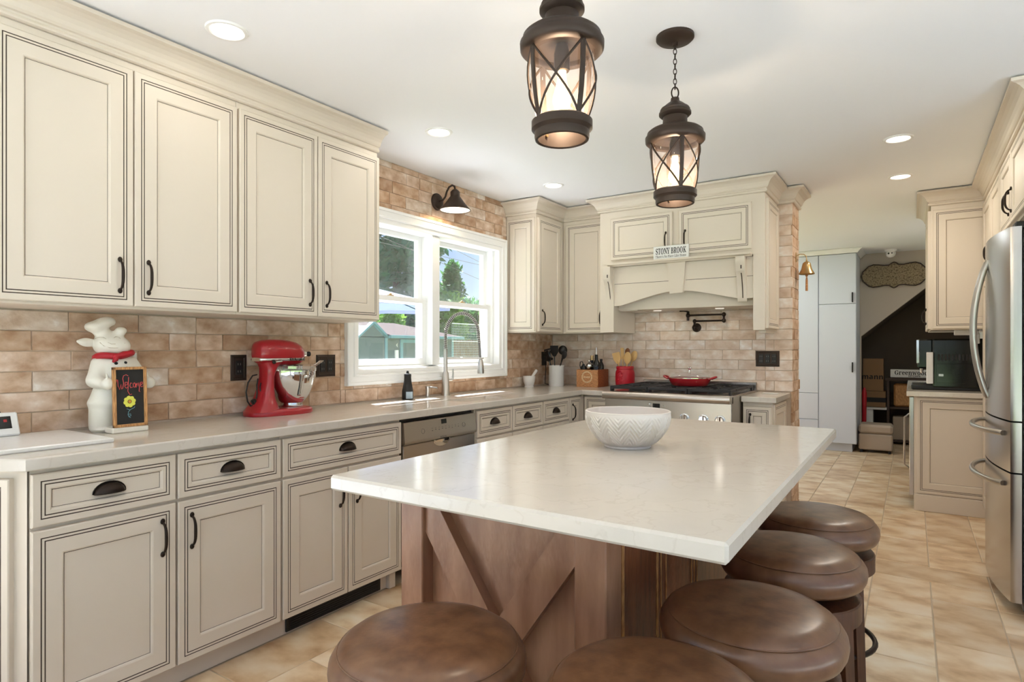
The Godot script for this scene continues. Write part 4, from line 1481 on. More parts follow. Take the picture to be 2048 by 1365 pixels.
# ------------------------------------------------------------------ hall beyond the range wall
func hall() -> void:
	var t := thing("wardrobe", "tall flat-fronted white wardrobe in the hall beyond the brick pier", "wardrobe", V(-1.95, 0, 8.27))
	var b := MB.new()
	b.bx(Vector3(0, 0.10, -0.57), Vector3(1.398, 2.385, 0), 0.002)
	part("body", b, M.wardrobe, t)
	b = MB.new()
	b.bx(Vector3(0, 0, -0.57), Vector3(1.35, 0.10, -0.05))
	part("toe_kick", b, M.wardrobe, t)
	var fr := [["door", 0.0, 0.49, 0.70, 2.38], ["door", 0.496, 0.992, 0.70, 2.38], ["drawer", 0.496, 0.992, 0.376, 0.695], ["drawer", 0.496, 0.992, 0.105, 0.371], ["door", 0.998, 1.396, 1.784, 2.38], ["door", 0.998, 1.396, 0.105, 1.779]]
	for f in fr:
		b = MB.new()
		b.bx(Vector3(f[1] + 0.002, f[3], 0), Vector3(f[2] - 0.002, f[4], 0.02), 0.002)
		var o := part(f[0], b, M.wardrobe, t)
		if f[1] > 0.9:
			var hy := 1.855 if f[3] > 1.5 else 1.02
			b = MB.new()
			b.bx(Vector3(1.352, hy - 0.06, 0.02), Vector3(1.366, hy + 0.06, 0.045), 0.003)
			part("handle", b, M.black, o)
	b = MB.new()
	b.sweep([Vector2(0, 0), Vector2(0.012, 0), Vector2(0.016, 0.006), Vector2(0.05, 0.04), Vector2(0.062, 0.045), Vector2(0.062, 0.052), Vector2(0, 0.052)], [Vector3(0, 2.385, 0.02), Vector3(1.40, 2.385, 0.02), Vector3(1.40, 2.385, -0.57)])
	part("cornice", b, M.white, t)
	# ottoman
	t = thing("ottoman", "small beige storage ottoman in front of the cupboard under the stairs", "ottoman", V(-0.535, 0, 8.70))
	b = MB.new()
	b.bx(Vector3(0, 0.035, 0), Vector3(0.345, 0.225, 0.34), 0.014)
	part("base", b, M.linen, t)
	b = MB.new()
	b.bx(Vector3(-0.004, 0.228, -0.004), Vector3(0.349, 0.335, 0.344), 0.028)
	part("lid", b, M.linen, t)
	for x in [0.03, 0.315]:
		for z in [0.03, 0.31]:
			b = MB.new()
			b.bx(Vector3(x - 0.014, 0, z - 0.014), Vector3(x + 0.014, 0.036, z + 0.014), 0.003)
			part("foot", b, M.black, t)
	# things under the stairs
	b = MB.new()
	b.bx(Vector3(0, 0, 0), Vector3(0.235, 0.43, 0.28), 0.004)
	var cb := thing("cardboard_box", "tall brown cardboard box on top of the pile under the stairs", "box", V(-0.545, 0.682, 9.55))
	part("carton", b, M.card, cb)
	letters("lettering", "mann", 0.09, M.board, cb, Vector3(0.11, 0.19, 0.2805), "Droid Sans", 0.001, 1.0)
	b = MB.new()
	b.bx(Vector3(0, 0, 0), Vector3(0.245, 0.205, 0.30), 0.004)
	b.bx(Vector3(-0.001, 0.06, 0.02), Vector3(0.246, 0.12, 0.302), 0.002)
	cb = thing("cardboard_box", "wide brown carton with a dark band, under the tall box in the stair cupboard", "box", V(-0.53, 0.475, 9.56))
	part("carton", b, M.card, cb)
	b = MB.new()
	b.bx(Vector3(-0.002, 0.065, 0.02), Vector3(0.247, 0.125, 0.304), 0.001)
	part("tape", b, M.board, cb)
	cb = thing("step_stool", "white stand carrying the cartons under the stairs", "stand", V(-0.53, 0, 9.58))
	b = MB.new()
	b.bx(Vector3(0, 0.44, 0), Vector3(0.27, 0.474, 0.30), 0.004)
	part("top", b, M.plastic, cb)
	b = MB.new()
	b.bx(Vector3(0.01, 0, 0.02), Vector3(0.10, 0.44, 0.28), 0.004)
	part("leg", b, M.plastic, cb)
	b = MB.new()
	b.off(V(-0.52, 0, 9.12)).lathe([Vector2(0.0, 0.0), Vector2(0.02, 0), Vector2(0.022, 0.10), Vector2(0.026, 0.45), Vector2(0.03, 0.66), Vector2(0.018, 0.72), Vector2(0, 0.74)], 14)
	solo("umbrella_bundle", b, M.redmatt, "red folded umbrella leaning at the left edge of the stair cupboard", "umbrella")
	t = thing("shelf_unit", "dark wooden shelf unit under the stairs", "shelf", V(-0.275, 0, 9.60))
	b = MB.new()
	b.bx(Vector3(-0.02, 0.825, 0), Vector3(0.62, 0.868, 0.34), 0.004)
	part("top", b, M.darkwood, t)
	for y in [0.03, 0.46]:
		b = MB.new()
		b.bx(Vector3(0, y, 0.01), Vector3(0.60, y + 0.025, 0.32), 0.002)
		part("shelf", b, M.darkwood, t)
	for x in [0.0, 0.57]:
		b = MB.new()
		b.bx(Vector3(x, 0, 0.005), Vector3(x + 0.03, 0.825, 0.325), 0.002)
		part("side", b, M.darkwood, t)
	b = MB.new()
	b.bx(Vector3(0, 0, 0), Vector3(0.25, 0.30, 0.27), 0.008)
	b.bx(Vector3(0.09, 0.24, 0.268), Vector3(0.16, 0.26, 0.272))
	solo("fabric_bin", b, M.linen, "pale storage bin on the lower shelf under the stairs", "bin", V(-0.21, 0.056, 9.58))
	b = MB.new()
	b.bx(Vector3(0, 0, 0), Vector3(0.19, 0.30, 0.20), 0.02)
	solo("paper_bag", b, M.oak, "tan paper bag on the upper shelf under the stairs", "bag", V(-0.20, 0.486, 9.56))
	t = thing("wooden_sign", "white lettered sign on the shelf unit under the stairs", "sign", V(-0.235, 0.869, 9.32))
	b = MB.new()
	b.bx(Vector3(0, 0, 0), Vector3(0.40, 0.105, 0.018), 0.003)
	part("board", b, M.plastic, t)
	letters("lettering", "Greenwood", 0.078, M.board, t, Vector3(0.225, 0.062, 0.0185), "Droid Serif", 0.001, 0.8, Vector3.ZERO, true)
	letters("lettering", "KITCHEN", 0.03, M.board, t, Vector3(0.26, 0.02, 0.0185), "Droid Sans", 0.001)
	# plaque and camera dome
	b = MB.new()
	var half := [Vector2(0.0, 0.158), Vector2(0.02, 0.150), Vector2(0.05, 0.126), Vector2(0.10, 0.122), Vector2(0.16, 0.134), Vector2(0.22, 0.140), Vector2(0.27, 0.122), Vector2(0.30, 0.090), Vector2(0.335, 0.055), Vector2(0.350, 0.0)]
	var pl := PackedVector2Array()
	for p in half:
		pl.append(p)
	for i in range(half.size() - 2, -1, -1):
		pl.append(Vector2(half[i].x, -half[i].y))
	for i in range(1, half.size()):
		pl.append(Vector2(-half[i].x, -half[i].y))
	for i in range(half.size() - 2, 0, -1):
		pl.append(Vector2(-half[i].x, half[i].y))
	b.prism(pl, -0.02, 0.012, true)
	t = thing("wall_plaque", "mottled brown scalloped plaque hung on the wall above the stair cupboard", "plaque", V(-0.185, 2.152, 8.83))
	part("board", b, tex(mat(Color.WHITE, 0.6), T.plaque, Vector3(1.6, 1.6, 1.6), T.rough, 0.4), t)
	b = MB.new()
	var rim := []
	for p in pl:
		rim.append(Vector3(p.x, p.y, 0.012))
	b.tube(rim, 0.008, 6, true)
	part("rim", b, M.darkwood, t)
	t = thing("security_camera", "white dome security camera on the hall ceiling", "camera", V(-0.215, CEIL, 8.62))
	b = MB.new()
	b.lathe([Vector2(0.0, -0.098), Vector2(0.025, -0.094), Vector2(0.045, -0.078), Vector2(0.053, -0.055), Vector2(0.053, -0.028), Vector2(0.065, -0.024), Vector2(0.068, 0.0)], 24)
	part("dome", b, M.ceramic, t)
	b = MB.new()
	b.ball(Vector3(-0.018, -0.05, 0.046), Vector3(0.012, 0.012, 0.008), 10, 8)
	b.ball(Vector3(0.014, -0.048, 0.048), Vector3(0.009, 0.009, 0.007), 10, 8)
	part("lens", b, M.blackgloss, t)
	# brass bell on the pier
	t = thing("brass_bell", "brass bell hanging from a hook on the brick pier", "bell", V(-0.74, 1.95, 5.05))
	b = MB.new()
	b.box(Vector3(0.003, -0.01, 0), Vector3(0.006, 0.07, 0.03), 0.002)
	b.tube([Vector3(0.004, 0, 0), Vector3(0.03, 0.012, 0), Vector3(0.056, 0.008, 0), Vector3(0.072, -0.008, 0), Vector3(0.075, -0.03, 0)], 0.0032, 8)
	part("bracket", b, M.brass, t)
	b = MB.new()
	b.off(Vector3(0.075, -0.145, 0)).lathe([Vector2(0.052, 0.0), Vector2(0.056, 0.004), Vector2(0.050, 0.016), Vector2(0.038, 0.038), Vector2(0.031, 0.070), Vector2(0.027, 0.085), Vector2(0.015, 0.095), Vector2(0.006, 0.098), Vector2(0.006, 0.112), Vector2(0, 0.115)], 24)
	part("bell", b, M.brass, t)
	b = MB.new()
	b.ball(Vector3(0.075, -0.152, 0), Vector3(0.010, 0.012, 0.010), 10, 8)
	b.tube([Vector3(0.075, -0.16, 0), Vector3(0.075, -0.19, 0), Vector3(0.075, -0.27, 0)], [0.004, 0.008, 0.009], 8)
	part("clapper_cord", b, M.crate, t)

# ------------------------------------------------------------------ island and stools
func island() -> void:
	var t := thing("kitchen_island", "brown wooden kitchen island base with crossed braces on its end", "island", V(-1.226, 0, 1.275))
	var W := 0.641
	var L := 1.22
	var b := MB.new()
	b.bx(Vector3(0.02, 0.0, -L + 0.02), Vector3(W - 0.02, 0.875, -0.045))
	part("carcass", b, M.island, t)
	for x in [0.0, W - 0.082]:
		b = MB.new()
		b.bx(Vector3(x, 0, -0.09), Vector3(x + 0.082, 0.875, 0), 0.003)
		part("post", b, M.island, t)
	b = MB.new()
	b.bx(Vector3(0.082, 0.800, -0.05), Vector3(W - 0.082, 0.875, -0.008), 0.002)
	b.bx(Vector3(0.082, 0.0, -0.05), Vector3(W - 0.082, 0.11, -0.008), 0.002)
	part("rail", b, M.island, t)
	# the two braces of the X, cut off at the posts
	for s in [-1.0, 1.0]:
		b = MB.new()
		var c := Vector2(W / 2, 0.455)
		var hw := W / 2 - 0.082
		var d := Vector2(hw * s, 0.345).normalized()
		var nn := Vector2(-d.y, d.x) * 0.041
		var poly := PackedVector2Array([c - d * 0.60 - nn, c + d * 0.60 - nn, c + d * 0.60 + nn, c - d * 0.60 + nn])
		var box := PackedVector2Array([Vector2(0.083, 0.111), Vector2(W - 0.083, 0.111), Vector2(W - 0.083, 0.799), Vector2(0.083, 0.799)])
		var cut := Geometry2D.intersect_polygons(poly, box)
		if s < 0:
			b.prism(cut[0], -0.05, -0.012)
		else:
			b.prism(cut[0], -0.05, -0.0125)
		part("brace", b, M.island, t)
	# right side: stile-and-panel with pale scribed lines
	b = MB.new()
	for z in [[-0.09, -0.02], [-0.365, -0.30], [-0.445, -0.365]]:
		pass
	b.bx(Vector3(W - 0.03, 0.0, -0.36), Vector3(W - 0.006, 0.875, -0.09), 0.002)
	b.bx(Vector3(W - 0.03, 0.0, -0.70), Vector3(W - 0.006, 0.875, -0.364), 0.002)
	b.bx(Vector3(W - 0.03, 0.0, -L + 0.02), Vector3(W - 0.006, 0.875, -0.704), 0.002)
	part("side_panel", b, M.islandside, t)
	b = MB.new()
	for z in [-0.105, -0.113, -0.345, -0.353, -0.378, -0.42, -0.66, -0.69, -0.72]:
		b.bx(Vector3(W - 0.0065, 0.02, z - 0.002), Vector3(W - 0.0035, 0.86, z + 0.002))
	part("scribed_line", b, M.oak, t)
	b = MB.new()
	b.bx(Vector3(-0.0, 0.0, -L), Vector3(0.022, 0.875, -0.09), 0.002)
	b.bx(Vector3(0.0, 0.0, -L), Vector3(W, 0.875, -L + 0.022), 0.002)
	part("panel", b, M.island, t)
	b = MB.new()
	b.bx(V(-1.257, 0.8755, 1.045), V(-0.257, 0.9145, 2.79), 0.006)
	solo("island_top", b, M.quartz, "large white quartz slab on the wooden island", "worktop")
	# herringbone bowl
	b = MB.new()
	var rows := 64
	var seg := 336
	var rings := []
	for i in rows + 1:
		var f := float(i) / rows
		var y := 0.010 + 0.108 * f
		var r := 0.080 + 0.060 * pow(sin(minf(f * 1.12, 1.0) * PI / 2), 0.75)
		var band := clampf((f - 0.06) * 14.0, 0.0, 1.0) * clampf((0.92 - f) * 14.0, 0.0, 1.0)
		var row := []
		for k in seg:
			var a := TAU * k / seg
			var col := a / TAU * 12.0 + 0.35
			var zig := absf(fmod(col, 1.0) - 0.5) * 2.0
			var rr := r + band * 0.0014 * clampf(sin(TAU * (f * 7.0 + zig * 2.9)) * 1.8, -1.0, 1.0)
			row.append(Vector3(rr * cos(a), y, rr * sin(a)))
		rings.append(row)
	b.skin(rings, false)
	t = thing("bowl", "white ceramic bowl with a herringbone relief on the island", "bowl", V(-0.793, 0.9145, 1.90))
	part("wall", b, M.ceramicmatt, t)
	b = MB.new()
	b.lathe([Vector2(0.0, 0.001), Vector2(0.074, 0.0), Vector2(0.077, 0.003), Vector2(0.075, 0.009), Vector2(0.080, 0.0105)], 60)
	b.lathe([Vector2(0.1397, 0.1175), Vector2(0.1405, 0.120), Vector2(0.1375, 0.122), Vector2(0.135, 0.120), Vector2(0.133, 0.09), Vector2(0.115, 0.045), Vector2(0.078, 0.018), Vector2(0.0, 0.014)], 72)
	part("rim", b, M.ceramicmatt, t)
	stools()

func make_stool() -> Node3D:
	var t := thing("bar_stool", "", "stool")
	var b := MB.new()
	b.lathe([Vector2(0.0, 0.648), Vector2(0.10, 0.647), Vector2(0.15, 0.643), Vector2(0.172, 0.637), Vector2(0.185, 0.6275), Vector2(0.1875, 0.6235), Vector2(0.186, 0.6225), Vector2(0.196, 0.615), Vector2(0.2035, 0.602), Vector2(0.2055, 0.588), Vector2(0.203, 0.572), Vector2(0.196, 0.558), Vector2(0.184, 0.549), Vector2(0.17, 0.546), Vector2(0, 0.546)].map(func(p): return p), 64, -1.0)
	part("seat", b, M.leather, t)
	b = MB.new()
	var ring := []
	for i in 64:
		var a := TAU * i / 64
		ring.append(Vector3(0.187 * cos(a), 0.6245, 0.187 * sin(a)))
	b.tube(ring, 0.0016, 5, true)
	for i in 4:
		pass
	part("piping", b, M.leather, t.get_child(0))
	b = MB.new()
	b.lathe([Vector2(0, 0.515), Vector2(0.10, 0.515), Vector2(0.10, 0.546), Vector2(0, 0.546)], 24)
	part("swivel", b, M.black, t)
	b = MB.new()
	b.lathe([Vector2(0.14, 0.455), Vector2(0.186, 0.455), Vector2(0.190, 0.459), Vector2(0.190, 0.511), Vector2(0.186, 0.515), Vector2(0.0, 0.515), Vector2(0.0, 0.50), Vector2(0.14, 0.50), Vector2(0.14, 0.455)], 48)
	part("apron", b, M.stoolwood, t)
	for i in 4:
		var a := PI / 4 + i * PI / 2
		var d := Vector3(cos(a), 0, sin(a))
		var e := Vector3(-sin(a), 0, cos(a))
		b = MB.new()
		var rs := []
		for s in [[0.505, 0.168, 0.020], [0.25, 0.180, 0.018], [0.0, 0.192, 0.016]]:
			var c: Vector3 = d * s[1] + Vector3(0, s[0], 0)
			var w: float = s[2]
			rs.append([c + d * w + e * w, c - d * w + e * w, c - d * w - e * w, c + d * w - e * w])
		for q in 2:
			for k in 4:
				var l := (k + 1) % 4
				b.quadh(rs[q][k], rs[q][l], rs[q + 1][l], rs[q + 1][k], (rs[q][k] + rs[q][l]) / 2 - d * rs[q][0].dot(d) * 0.0 - (d * [0.168, 0.180][q] + Vector3(0, rs[q][0].y, 0)))
		b.quadh(rs[0][0], rs[0][1], rs[0][2], rs[0][3], Vector3.UP)
		b.quadh(rs[2][0], rs[2][1], rs[2][2], rs[2][3], Vector3.DOWN)
		part("leg", b, M.stoolwood, t)
	b = MB.new()
	ring = []
	for i in 40:
		var a := TAU * i / 40
		ring.append(Vector3(0.190 * cos(a), 0.20, 0.190 * sin(a)))
	b.tube(ring, 0.009, 8, true)
	part("footrest", b, M.bronze, t)
	return t

func stools() -> void:
	var first := make_stool()
	var G := "brown leather stools round the island"
	var spots := [
		[-0.848, 0.966, 0.3, "brown leather swivel stool at the island end with the crossed braces, left of its neighbour"],
		[-0.389, 1.061, 0.7, "brown leather swivel stool nearest the camera, below the front corner of the island top"],
		[-0.317, 1.489, 0.5, "brown leather swivel stool second along the island's right side, just past the slab corner"],
		[-0.309, 2.005, 0.25, "brown leather swivel stool third along the island's right side, wooden apron showing"],
		[-0.297, 2.475, 0.1, "brown leather swivel stool farthest along the island's right side"],
	]
	for i in spots.size():
		var s: Array = spots[i]
		var o: Node3D = first
		if i > 0:
			o = first.duplicate()
			o.name = numbered("bar_stool")
			add_child(o)
		o.position = V(s[0], 0, s[1])
		o.rotation.y = s[2]
		tag(o, s[3], "stool", G)

# ------------------------------------------------------------------ lamps
func lantern(at: Vector3, turn: float, label: String) -> void:
	var t := thing("pendant_lantern", label, "pendant light", at, turn, "bronze lantern pendants over the island")
	var top := CEIL - at.y
	var b := MB.new()
	b.lathe([Vector2(0.063, 0.004), Vector2(0.066, 0.0), Vector2(0.071, 0.002), Vector2(0.073, 0.010), Vector2(0.073, 0.022), Vector2(0.081, 0.030), Vector2(0.081, 0.050), Vector2(0.076, 0.054), Vector2(0.064, 0.054), Vector2(0.063, 0.004)], 40)
	part("bottom_ring", b, M.bronze_matt, t)
	b = MB.new()
	b.lathe([Vector2(0.088, 0.232), Vector2(0.104, 0.234), Vector2(0.111, 0.241), Vector2(0.112, 0.258), Vector2(0.107, 0.264), Vector2(0.105, 0.270), Vector2(0.104, 0.276), Vector2(0.094, 0.284), Vector2(0.070, 0.291), Vector2(0.050, 0.294), Vector2(0.047, 0.298), Vector2(0.045, 0.334),
		Vector2(0.053, 0.337), Vector2(0.060, 0.344), Vector2(0.060, 0.352), Vector2(0.054, 0.357), Vector2(0.056, 0.362), Vector2(0.052, 0.369), Vector2(0.044, 0.374), Vector2(0.030, 0.386), Vector2(0.017, 0.395), Vector2(0.015, 0.408), Vector2(0.0, 0.409)], 48)
	b.lathe([Vector2(0.0, 0.262), Vector2(0.088, 0.250), Vector2(0.088, 0.232)], 40, -1.0)
	part("cap", b, M.bronze_matt, t)
	var rad := func(y: float) -> float:
		var f := (y - 0.052) / 0.186
		return 0.0715 + 0.0205 * pow(maxf(f, 0.0), 0.75) + 0.004 * sin(PI * clampf(f, 0, 1))
	b = MB.new()
	var prof := []
	for i in 11:
		var y := 0.050 + 0.186 * i / 10
		prof.append(Vector2(rad.call(y) - 0.006, y))
	b.lathe(prof, 40)
	part("glass_shade", b, M.lantern, t)
	for k in 4:
		var a := TAU * k / 4
		b = MB.new()
		var rings := []
		for i in 11:
			var y := 0.050 + 0.186 * i / 10
			var r: float = rad.call(y)
			var w := 0.0072
			var d := Vector3(cos(a), 0, sin(a))
			var e := Vector3(-sin(a), 0, cos(a))
			var p := d * r + Vector3(0, y, 0)
			rings.append([p - e * w - d * 0.002, p + e * w - d * 0.002, p + e * w + d * 0.0025, p - e * w + d * 0.0025])
		b.skin(rings, true)
		part("strap", b, M.bronze_matt, t)
		for s in [0, 1]:
			b = MB.new()
			var pts := []
			for i in 13:
				var f := i / 12.0
				var y := 0.052 + 0.184 * f
				var aa := a + TAU / 4 * (f if s == 0 else 1.0 - f)
				var r: float = rad.call(y) + 0.0005
				pts.append(Vector3(r * cos(aa), y, r * sin(aa)))
			b.tube(pts, 0.0034, 6)
			part("cross_bar", b, M.bronze_matt, t)
	b = MB.new()
	b.lathe([Vector2(0.0, 0.185), Vector2(0.019, 0.185), Vector2(0.021, 0.19), Vector2(0.021, 0.23), Vector2(0.016, 0.255), Vector2(0.0, 0.258)], 20)
	part("socket", b, M.bronze, t)
	b = MB.new()
	b.lathe([Vector2(0.0, 0.078), Vector2(0.010, 0.080), Vector2(0.020, 0.088), Vector2(0.025, 0.102), Vector2(0.0245, 0.116), Vector2(0.018, 0.140), Vector2(0.0125, 0.160), Vector2(0.0115, 0.186), Vector2(0.0, 0.186)], 20)
	part("bulb", b, M.bulb, t)
	b = MB.new()
	for k in 3:
		var a := TAU * k / 3 + 0.4
		b.tube([Vector3(0.066 * cos(a), 0.03, 0.066 * sin(a)), Vector3(0.058 * cos(a), 0.03, 0.058 * sin(a))], 0.004, 8)
	part("glass_screw", b, M.brass, t)
	# ring, chain and canopy
	b = MB.new()
	var ring := []
	for i in 18:
		ring.append(Vector3(0.0135 * cos(TAU * i / 18), 0.428 + 0.022 * sin(TAU * i / 18), 0))
	b.tube(ring, 0.0028, 6, true)
	part("hook", b, M.bronze, t)
	b = MB.new()
	var y0 := 0.443
	var n := 9
	var step := (top - 0.03 - y0) / n
	for k in n:
		var lr := []
		for i in 14:
			var q := Vector3(0.0062 * cos(TAU * i / 14), y0 + step * (k + 0.5) + step * 0.62 * sin(TAU * i / 14), 0)
			lr.append(q if k % 2 else Vector3(0, q.y, q.x))
		b.tube(lr, 0.0017, 5, true)
	part("chain", b, M.bronze, t)
	b = MB.new()
	b.lathe([Vector2(0.0, top - 0.040), Vector2(0.010, top - 0.038), Vector2(0.010, top - 0.024), Vector2(0.030, top - 0.022), Vector2(0.064, top - 0.017), Vector2(0.071, top - 0.010), Vector2(0.071, top), Vector2(0.0, top)], 40)
	part("canopy", b, M.bronze_matt, t)
	var l := OmniLight3D.new()
	l.name = "bulb_light"
	t.add_child(l)
	l.position = Vector3(0, 0.105, 0)
	l.light_color = Color(1.0, 0.92, 0.80)
	l.light_energy = BULB
	l.light_size = 0.02
	l.omni_range = 20
	l.omni_attenuation = 2
	l.shadow_enabled = true

func can_light(x: float, d: float, label: String, times := 1.0) -> void:
	var t := thing("recessed_light", label, "ceiling light", V(x, CEIL, d), 0.0, "recessed ceiling lights")
	var b := MB.new()
	b.lathe([Vector2(0.056, -0.002), Vector2(0.062, -0.007), Vector2(0.072, -0.006), Vector2(0.076, 0.0)], 36)
	part("trim", b, M.white, t)
	b = MB.new()
	b.lathe([Vector2(0.0, -0.004), Vector2(0.057, -0.0035), Vector2(0.057, 0.0)], 32)
	part("lens", b, M.lens, t)
	var l := AreaLight3D.new()
	l.name = "light"
	t.add_child(l)
	l.position = Vector3(0, -0.012, 0)
	l.rotation.x = -PI / 2
	l.area_size = Vector2(0.1, 0.1)
	l.light_energy = CAN * times
	l.light_color = Color(1.0, 0.96, 0.90) if d < 6.0 else Color(0.90, 0.95, 1.0)
	l.area_range = 20
	l.shadow_enabled = true

func lamps() -> void:
	lantern(Vector3(-0.777, 1.795, -1.416), 1.12, "bronze lantern pendant nearest the camera, its chain out of view")
	lantern(Vector3(-0.758, 1.795, -2.28), 0.60, "bronze lantern pendant hanging on a visible chain in front of the range hood")
	can_light(-2.15, 1.307, "recessed ceiling light close to the crown above the chef figurine's cabinets", 0.5)
	can_light(-2.18, 2.564, "recessed ceiling light beyond the end of the long crown moulding")
	can_light(-2.19, 3.863, "recessed ceiling light in front of the corner wall cabinets")
	can_light(-0.065, 4.087, "recessed ceiling light right of the hanging lantern, the nearer of two", 3.0)
	can_light(-0.067, 4.995, "recessed ceiling light farthest away, in front of the hall", 3.0)
	can_light(-2.15, 0.0, "recessed ceiling light behind the camera on the left")
	can_light(-0.065, -0.3, "recessed ceiling light behind the camera on the right")
	can_light(1.3, 1.2, "recessed ceiling light beside the refrigerator, out of view")
	can_light(-1.7, 6.4, "recessed ceiling light in the hall behind the brick wall", 3.5)
	can_light(-1.5, 7.5, "recessed ceiling light in front of the white wardrobe, hidden by the brick wall", 3.5)
	can_light(0.3, 7.2, "recessed ceiling light over the far end of the hall, hidden by the wall cabinet", 2.5)
	# barn sconce over the window
	var t := thing("wall_sconce", "bronze barn-style wall sconce on the bricks above the window", "wall light", V(WX, 2.275, 3.26))
	var b := MB.new()
	b.off(Vector3.ZERO, 0, 0, -PI / 2).lathe([Vector2(0.060, 0.0), Vector2(0.060, 0.008), Vector2(0.055, 0.014), Vector2(0.050, 0.014), Vector2(0.046, 0.02), Vector2(0.032, 0.026), Vector2(0.0, 0.03)], 32)
	part("backplate", b, M.bronze_matt, t)
	b = MB.new()
	b.tube([Vector3(0.02, 0.0, 0), Vector3(0.055, 0.004, 0), Vector3(0.078, 0.025, 0), Vector3(0.092, 0.062, 0), Vector3(0.112, 0.088, 0), Vector3(0.140, 0.097, 0), Vector3(0.160, 0.085, 0), Vector3(0.165, 0.062, 0)], 0.007, 10)
	part("arm", b, M.bronze_matt, t)
	b = MB.new()
	b.off(Vector3(0.165, -0.082, 0)).lathe([Vector2(0.101, 0.004), Vector2(0.106, 0.0), Vector2(0.109, 0.002), Vector2(0.105, 0.008), Vector2(0.088, 0.026), Vector2(0.062, 0.058), Vector2(0.040, 0.090), Vector2(0.033, 0.098), Vector2(0.033, 0.128), Vector2(0.026, 0.136), Vector2(0.015, 0.146), Vector2(0.0, 0.15)], 36)
	part("shade", b, M.bronze_matt, t)
	b = MB.new()
	b.off(Vector3(0.165, -0.082, 0)).lathe([Vector2(0.104, 0.0035), Vector2(0.086, 0.024), Vector2(0.060, 0.056), Vector2(0.036, 0.088), Vector2(0.0, 0.09)], 36, -1.0)
	part("shade_lining", b, M.white, t)
	b = MB.new()
	b.ball(Vector3(0.165, -0.03, 0), Vector3(0.027, 0.032, 0.027), 16, 10)
	part("bulb", b, M.bulb, t)
	var l := OmniLight3D.new()
	l.name = "bulb_light"
	t.add_child(l)
	l.position = Vector3(0.165, -0.034, 0)
	l.light_color = Color(1.0, 0.92, 0.80)
	l.light_energy = BULB * 0.5
	l.light_size = 0.025
	l.omni_range = 20
	l.omni_attenuation = 2
	l.shadow_enabled = true

# ------------------------------------------------------------------ things on the worktops
func smin(a: float, b: float, k: float) -> float:
	var h := maxf(k - absf(a - b), 0.0) / k
	return minf(a, b) - h * h * k * 0.25

# parts: ["e", centre, radii, basis-euler, blend] or ["c", a, b, ra, rb, blend]
func blob_field(p: Vector3, parts: Array) -> float:
	var d := 1e3
	for q in parts:
		var e := 0.0
		if q[0] == 0:
			var l: Vector3 = q[3] * (p - q[1])
			var r: Vector3 = q[2]
			var s := l / r
			e = (s.length() - 1.0) * minf(r.x, minf(r.y, r.z))
		else:
			var ab: Vector3 = q[2] - q[1]
			var t := clampf((p - q[1]).dot(ab) / ab.length_squared(), 0.0, 1.0)
			e = (p - q[1] - ab * t).length() - lerpf(q[3], q[4], t)
		d = smin(d, e, q[5])
	return d

func EL(c: Vector3, r: Vector3, k := 0.012, rot := Vector3.ZERO) -> Array:
	return [0, c, r, Basis.from_euler(rot).inverse(), 0, k]

func CA(a: Vector3, b: Vector3, ra: float, rb: float, k := 0.012) -> Array:
	return [1, a, b, ra, rb, k]

func nets(parts: Array, lo: Vector3, hi: Vector3, cell: float) -> MB:
	var b := MB.new()
	var n := Vector3i(((hi - lo) / cell).ceil())
	var sx := n.x + 1
	var sy := n.y + 1
	var f := PackedFloat32Array()
	f.resize(sx * sy * (n.z + 1))
	for z in n.z + 1:
		for y in sy:
			for x in sx:
				f[(z * sy + y) * sx + x] = blob_field(lo + Vector3(x, y, z) * cell, parts)
	var pt := {}
	for z in n.z:
		for y in n.y:
			for x in n.x:
				var acc := Vector3.ZERO
				var cnt := 0
				var v := []
				for k in 8:
					v.append(f[((z + (k >> 2 & 1)) * sy + y + (k >> 1 & 1)) * sx + x + (k & 1)])
				for e in [[0, 1], [2, 3], [4, 5], [6, 7], [0, 2], [1, 3], [4, 6], [5, 7], [0, 4], [1, 5], [2, 6], [3, 7]]:
					var va: float = v[e[0]]
					var vb: float = v[e[1]]
					if (va < 0) != (vb < 0):
						var t := va / (va - vb)
						var pa := Vector3(e[0] & 1, e[0] >> 1 & 1, e[0] >> 2 & 1)
						var pb := Vector3(e[1] & 1, e[1] >> 1 & 1, e[1] >> 2 & 1)
						acc += pa.lerp(pb, t)
						cnt += 1
				if cnt:
					var p := lo + (Vector3(x, y, z) + acc / cnt) * cell
					var h := cell * 0.5
					var g := Vector3(blob_field(p + Vector3(h, 0, 0), parts) - blob_field(p - Vector3(h, 0, 0), parts), blob_field(p + Vector3(0, h, 0), parts) - blob_field(p - Vector3(0, h, 0), parts), blob_field(p + Vector3(0, 0, h), parts) - blob_field(p - Vector3(0, 0, h), parts))
					pt[Vector3i(x, y, z)] = [p, g.normalized()]
	for z in range(1, n.z):
		for y in range(1, n.y):
			for x in range(1, n.x):
				var s := f[(z * sy + y) * sx + x] < 0
				for ax in 3:
					var st := Vector3i.ZERO
					st[ax] = 1
					var q := Vector3i(x, y, z) + st
					if (f[(q.z * sy + q.y) * sx + q.x] < 0) == s:
						continue
					var u := Vector3i.ZERO
					var w := Vector3i.ZERO
					u[(ax + 1) % 3] = 1
					w[(ax + 2) % 3] = 1
					var c := Vector3i(x, y, z)
					var A = pt.get(c - u - w)
					var B = pt.get(c - w)
					var C = pt.get(c)
					var D = pt.get(c - u)
					if A and B and C and D:
						b.tri(A[0], B[0], C[0], A[1], B[1], C[1])
						b.tri(A[0], C[0], D[0], A[1], C[1], D[1])
	return b

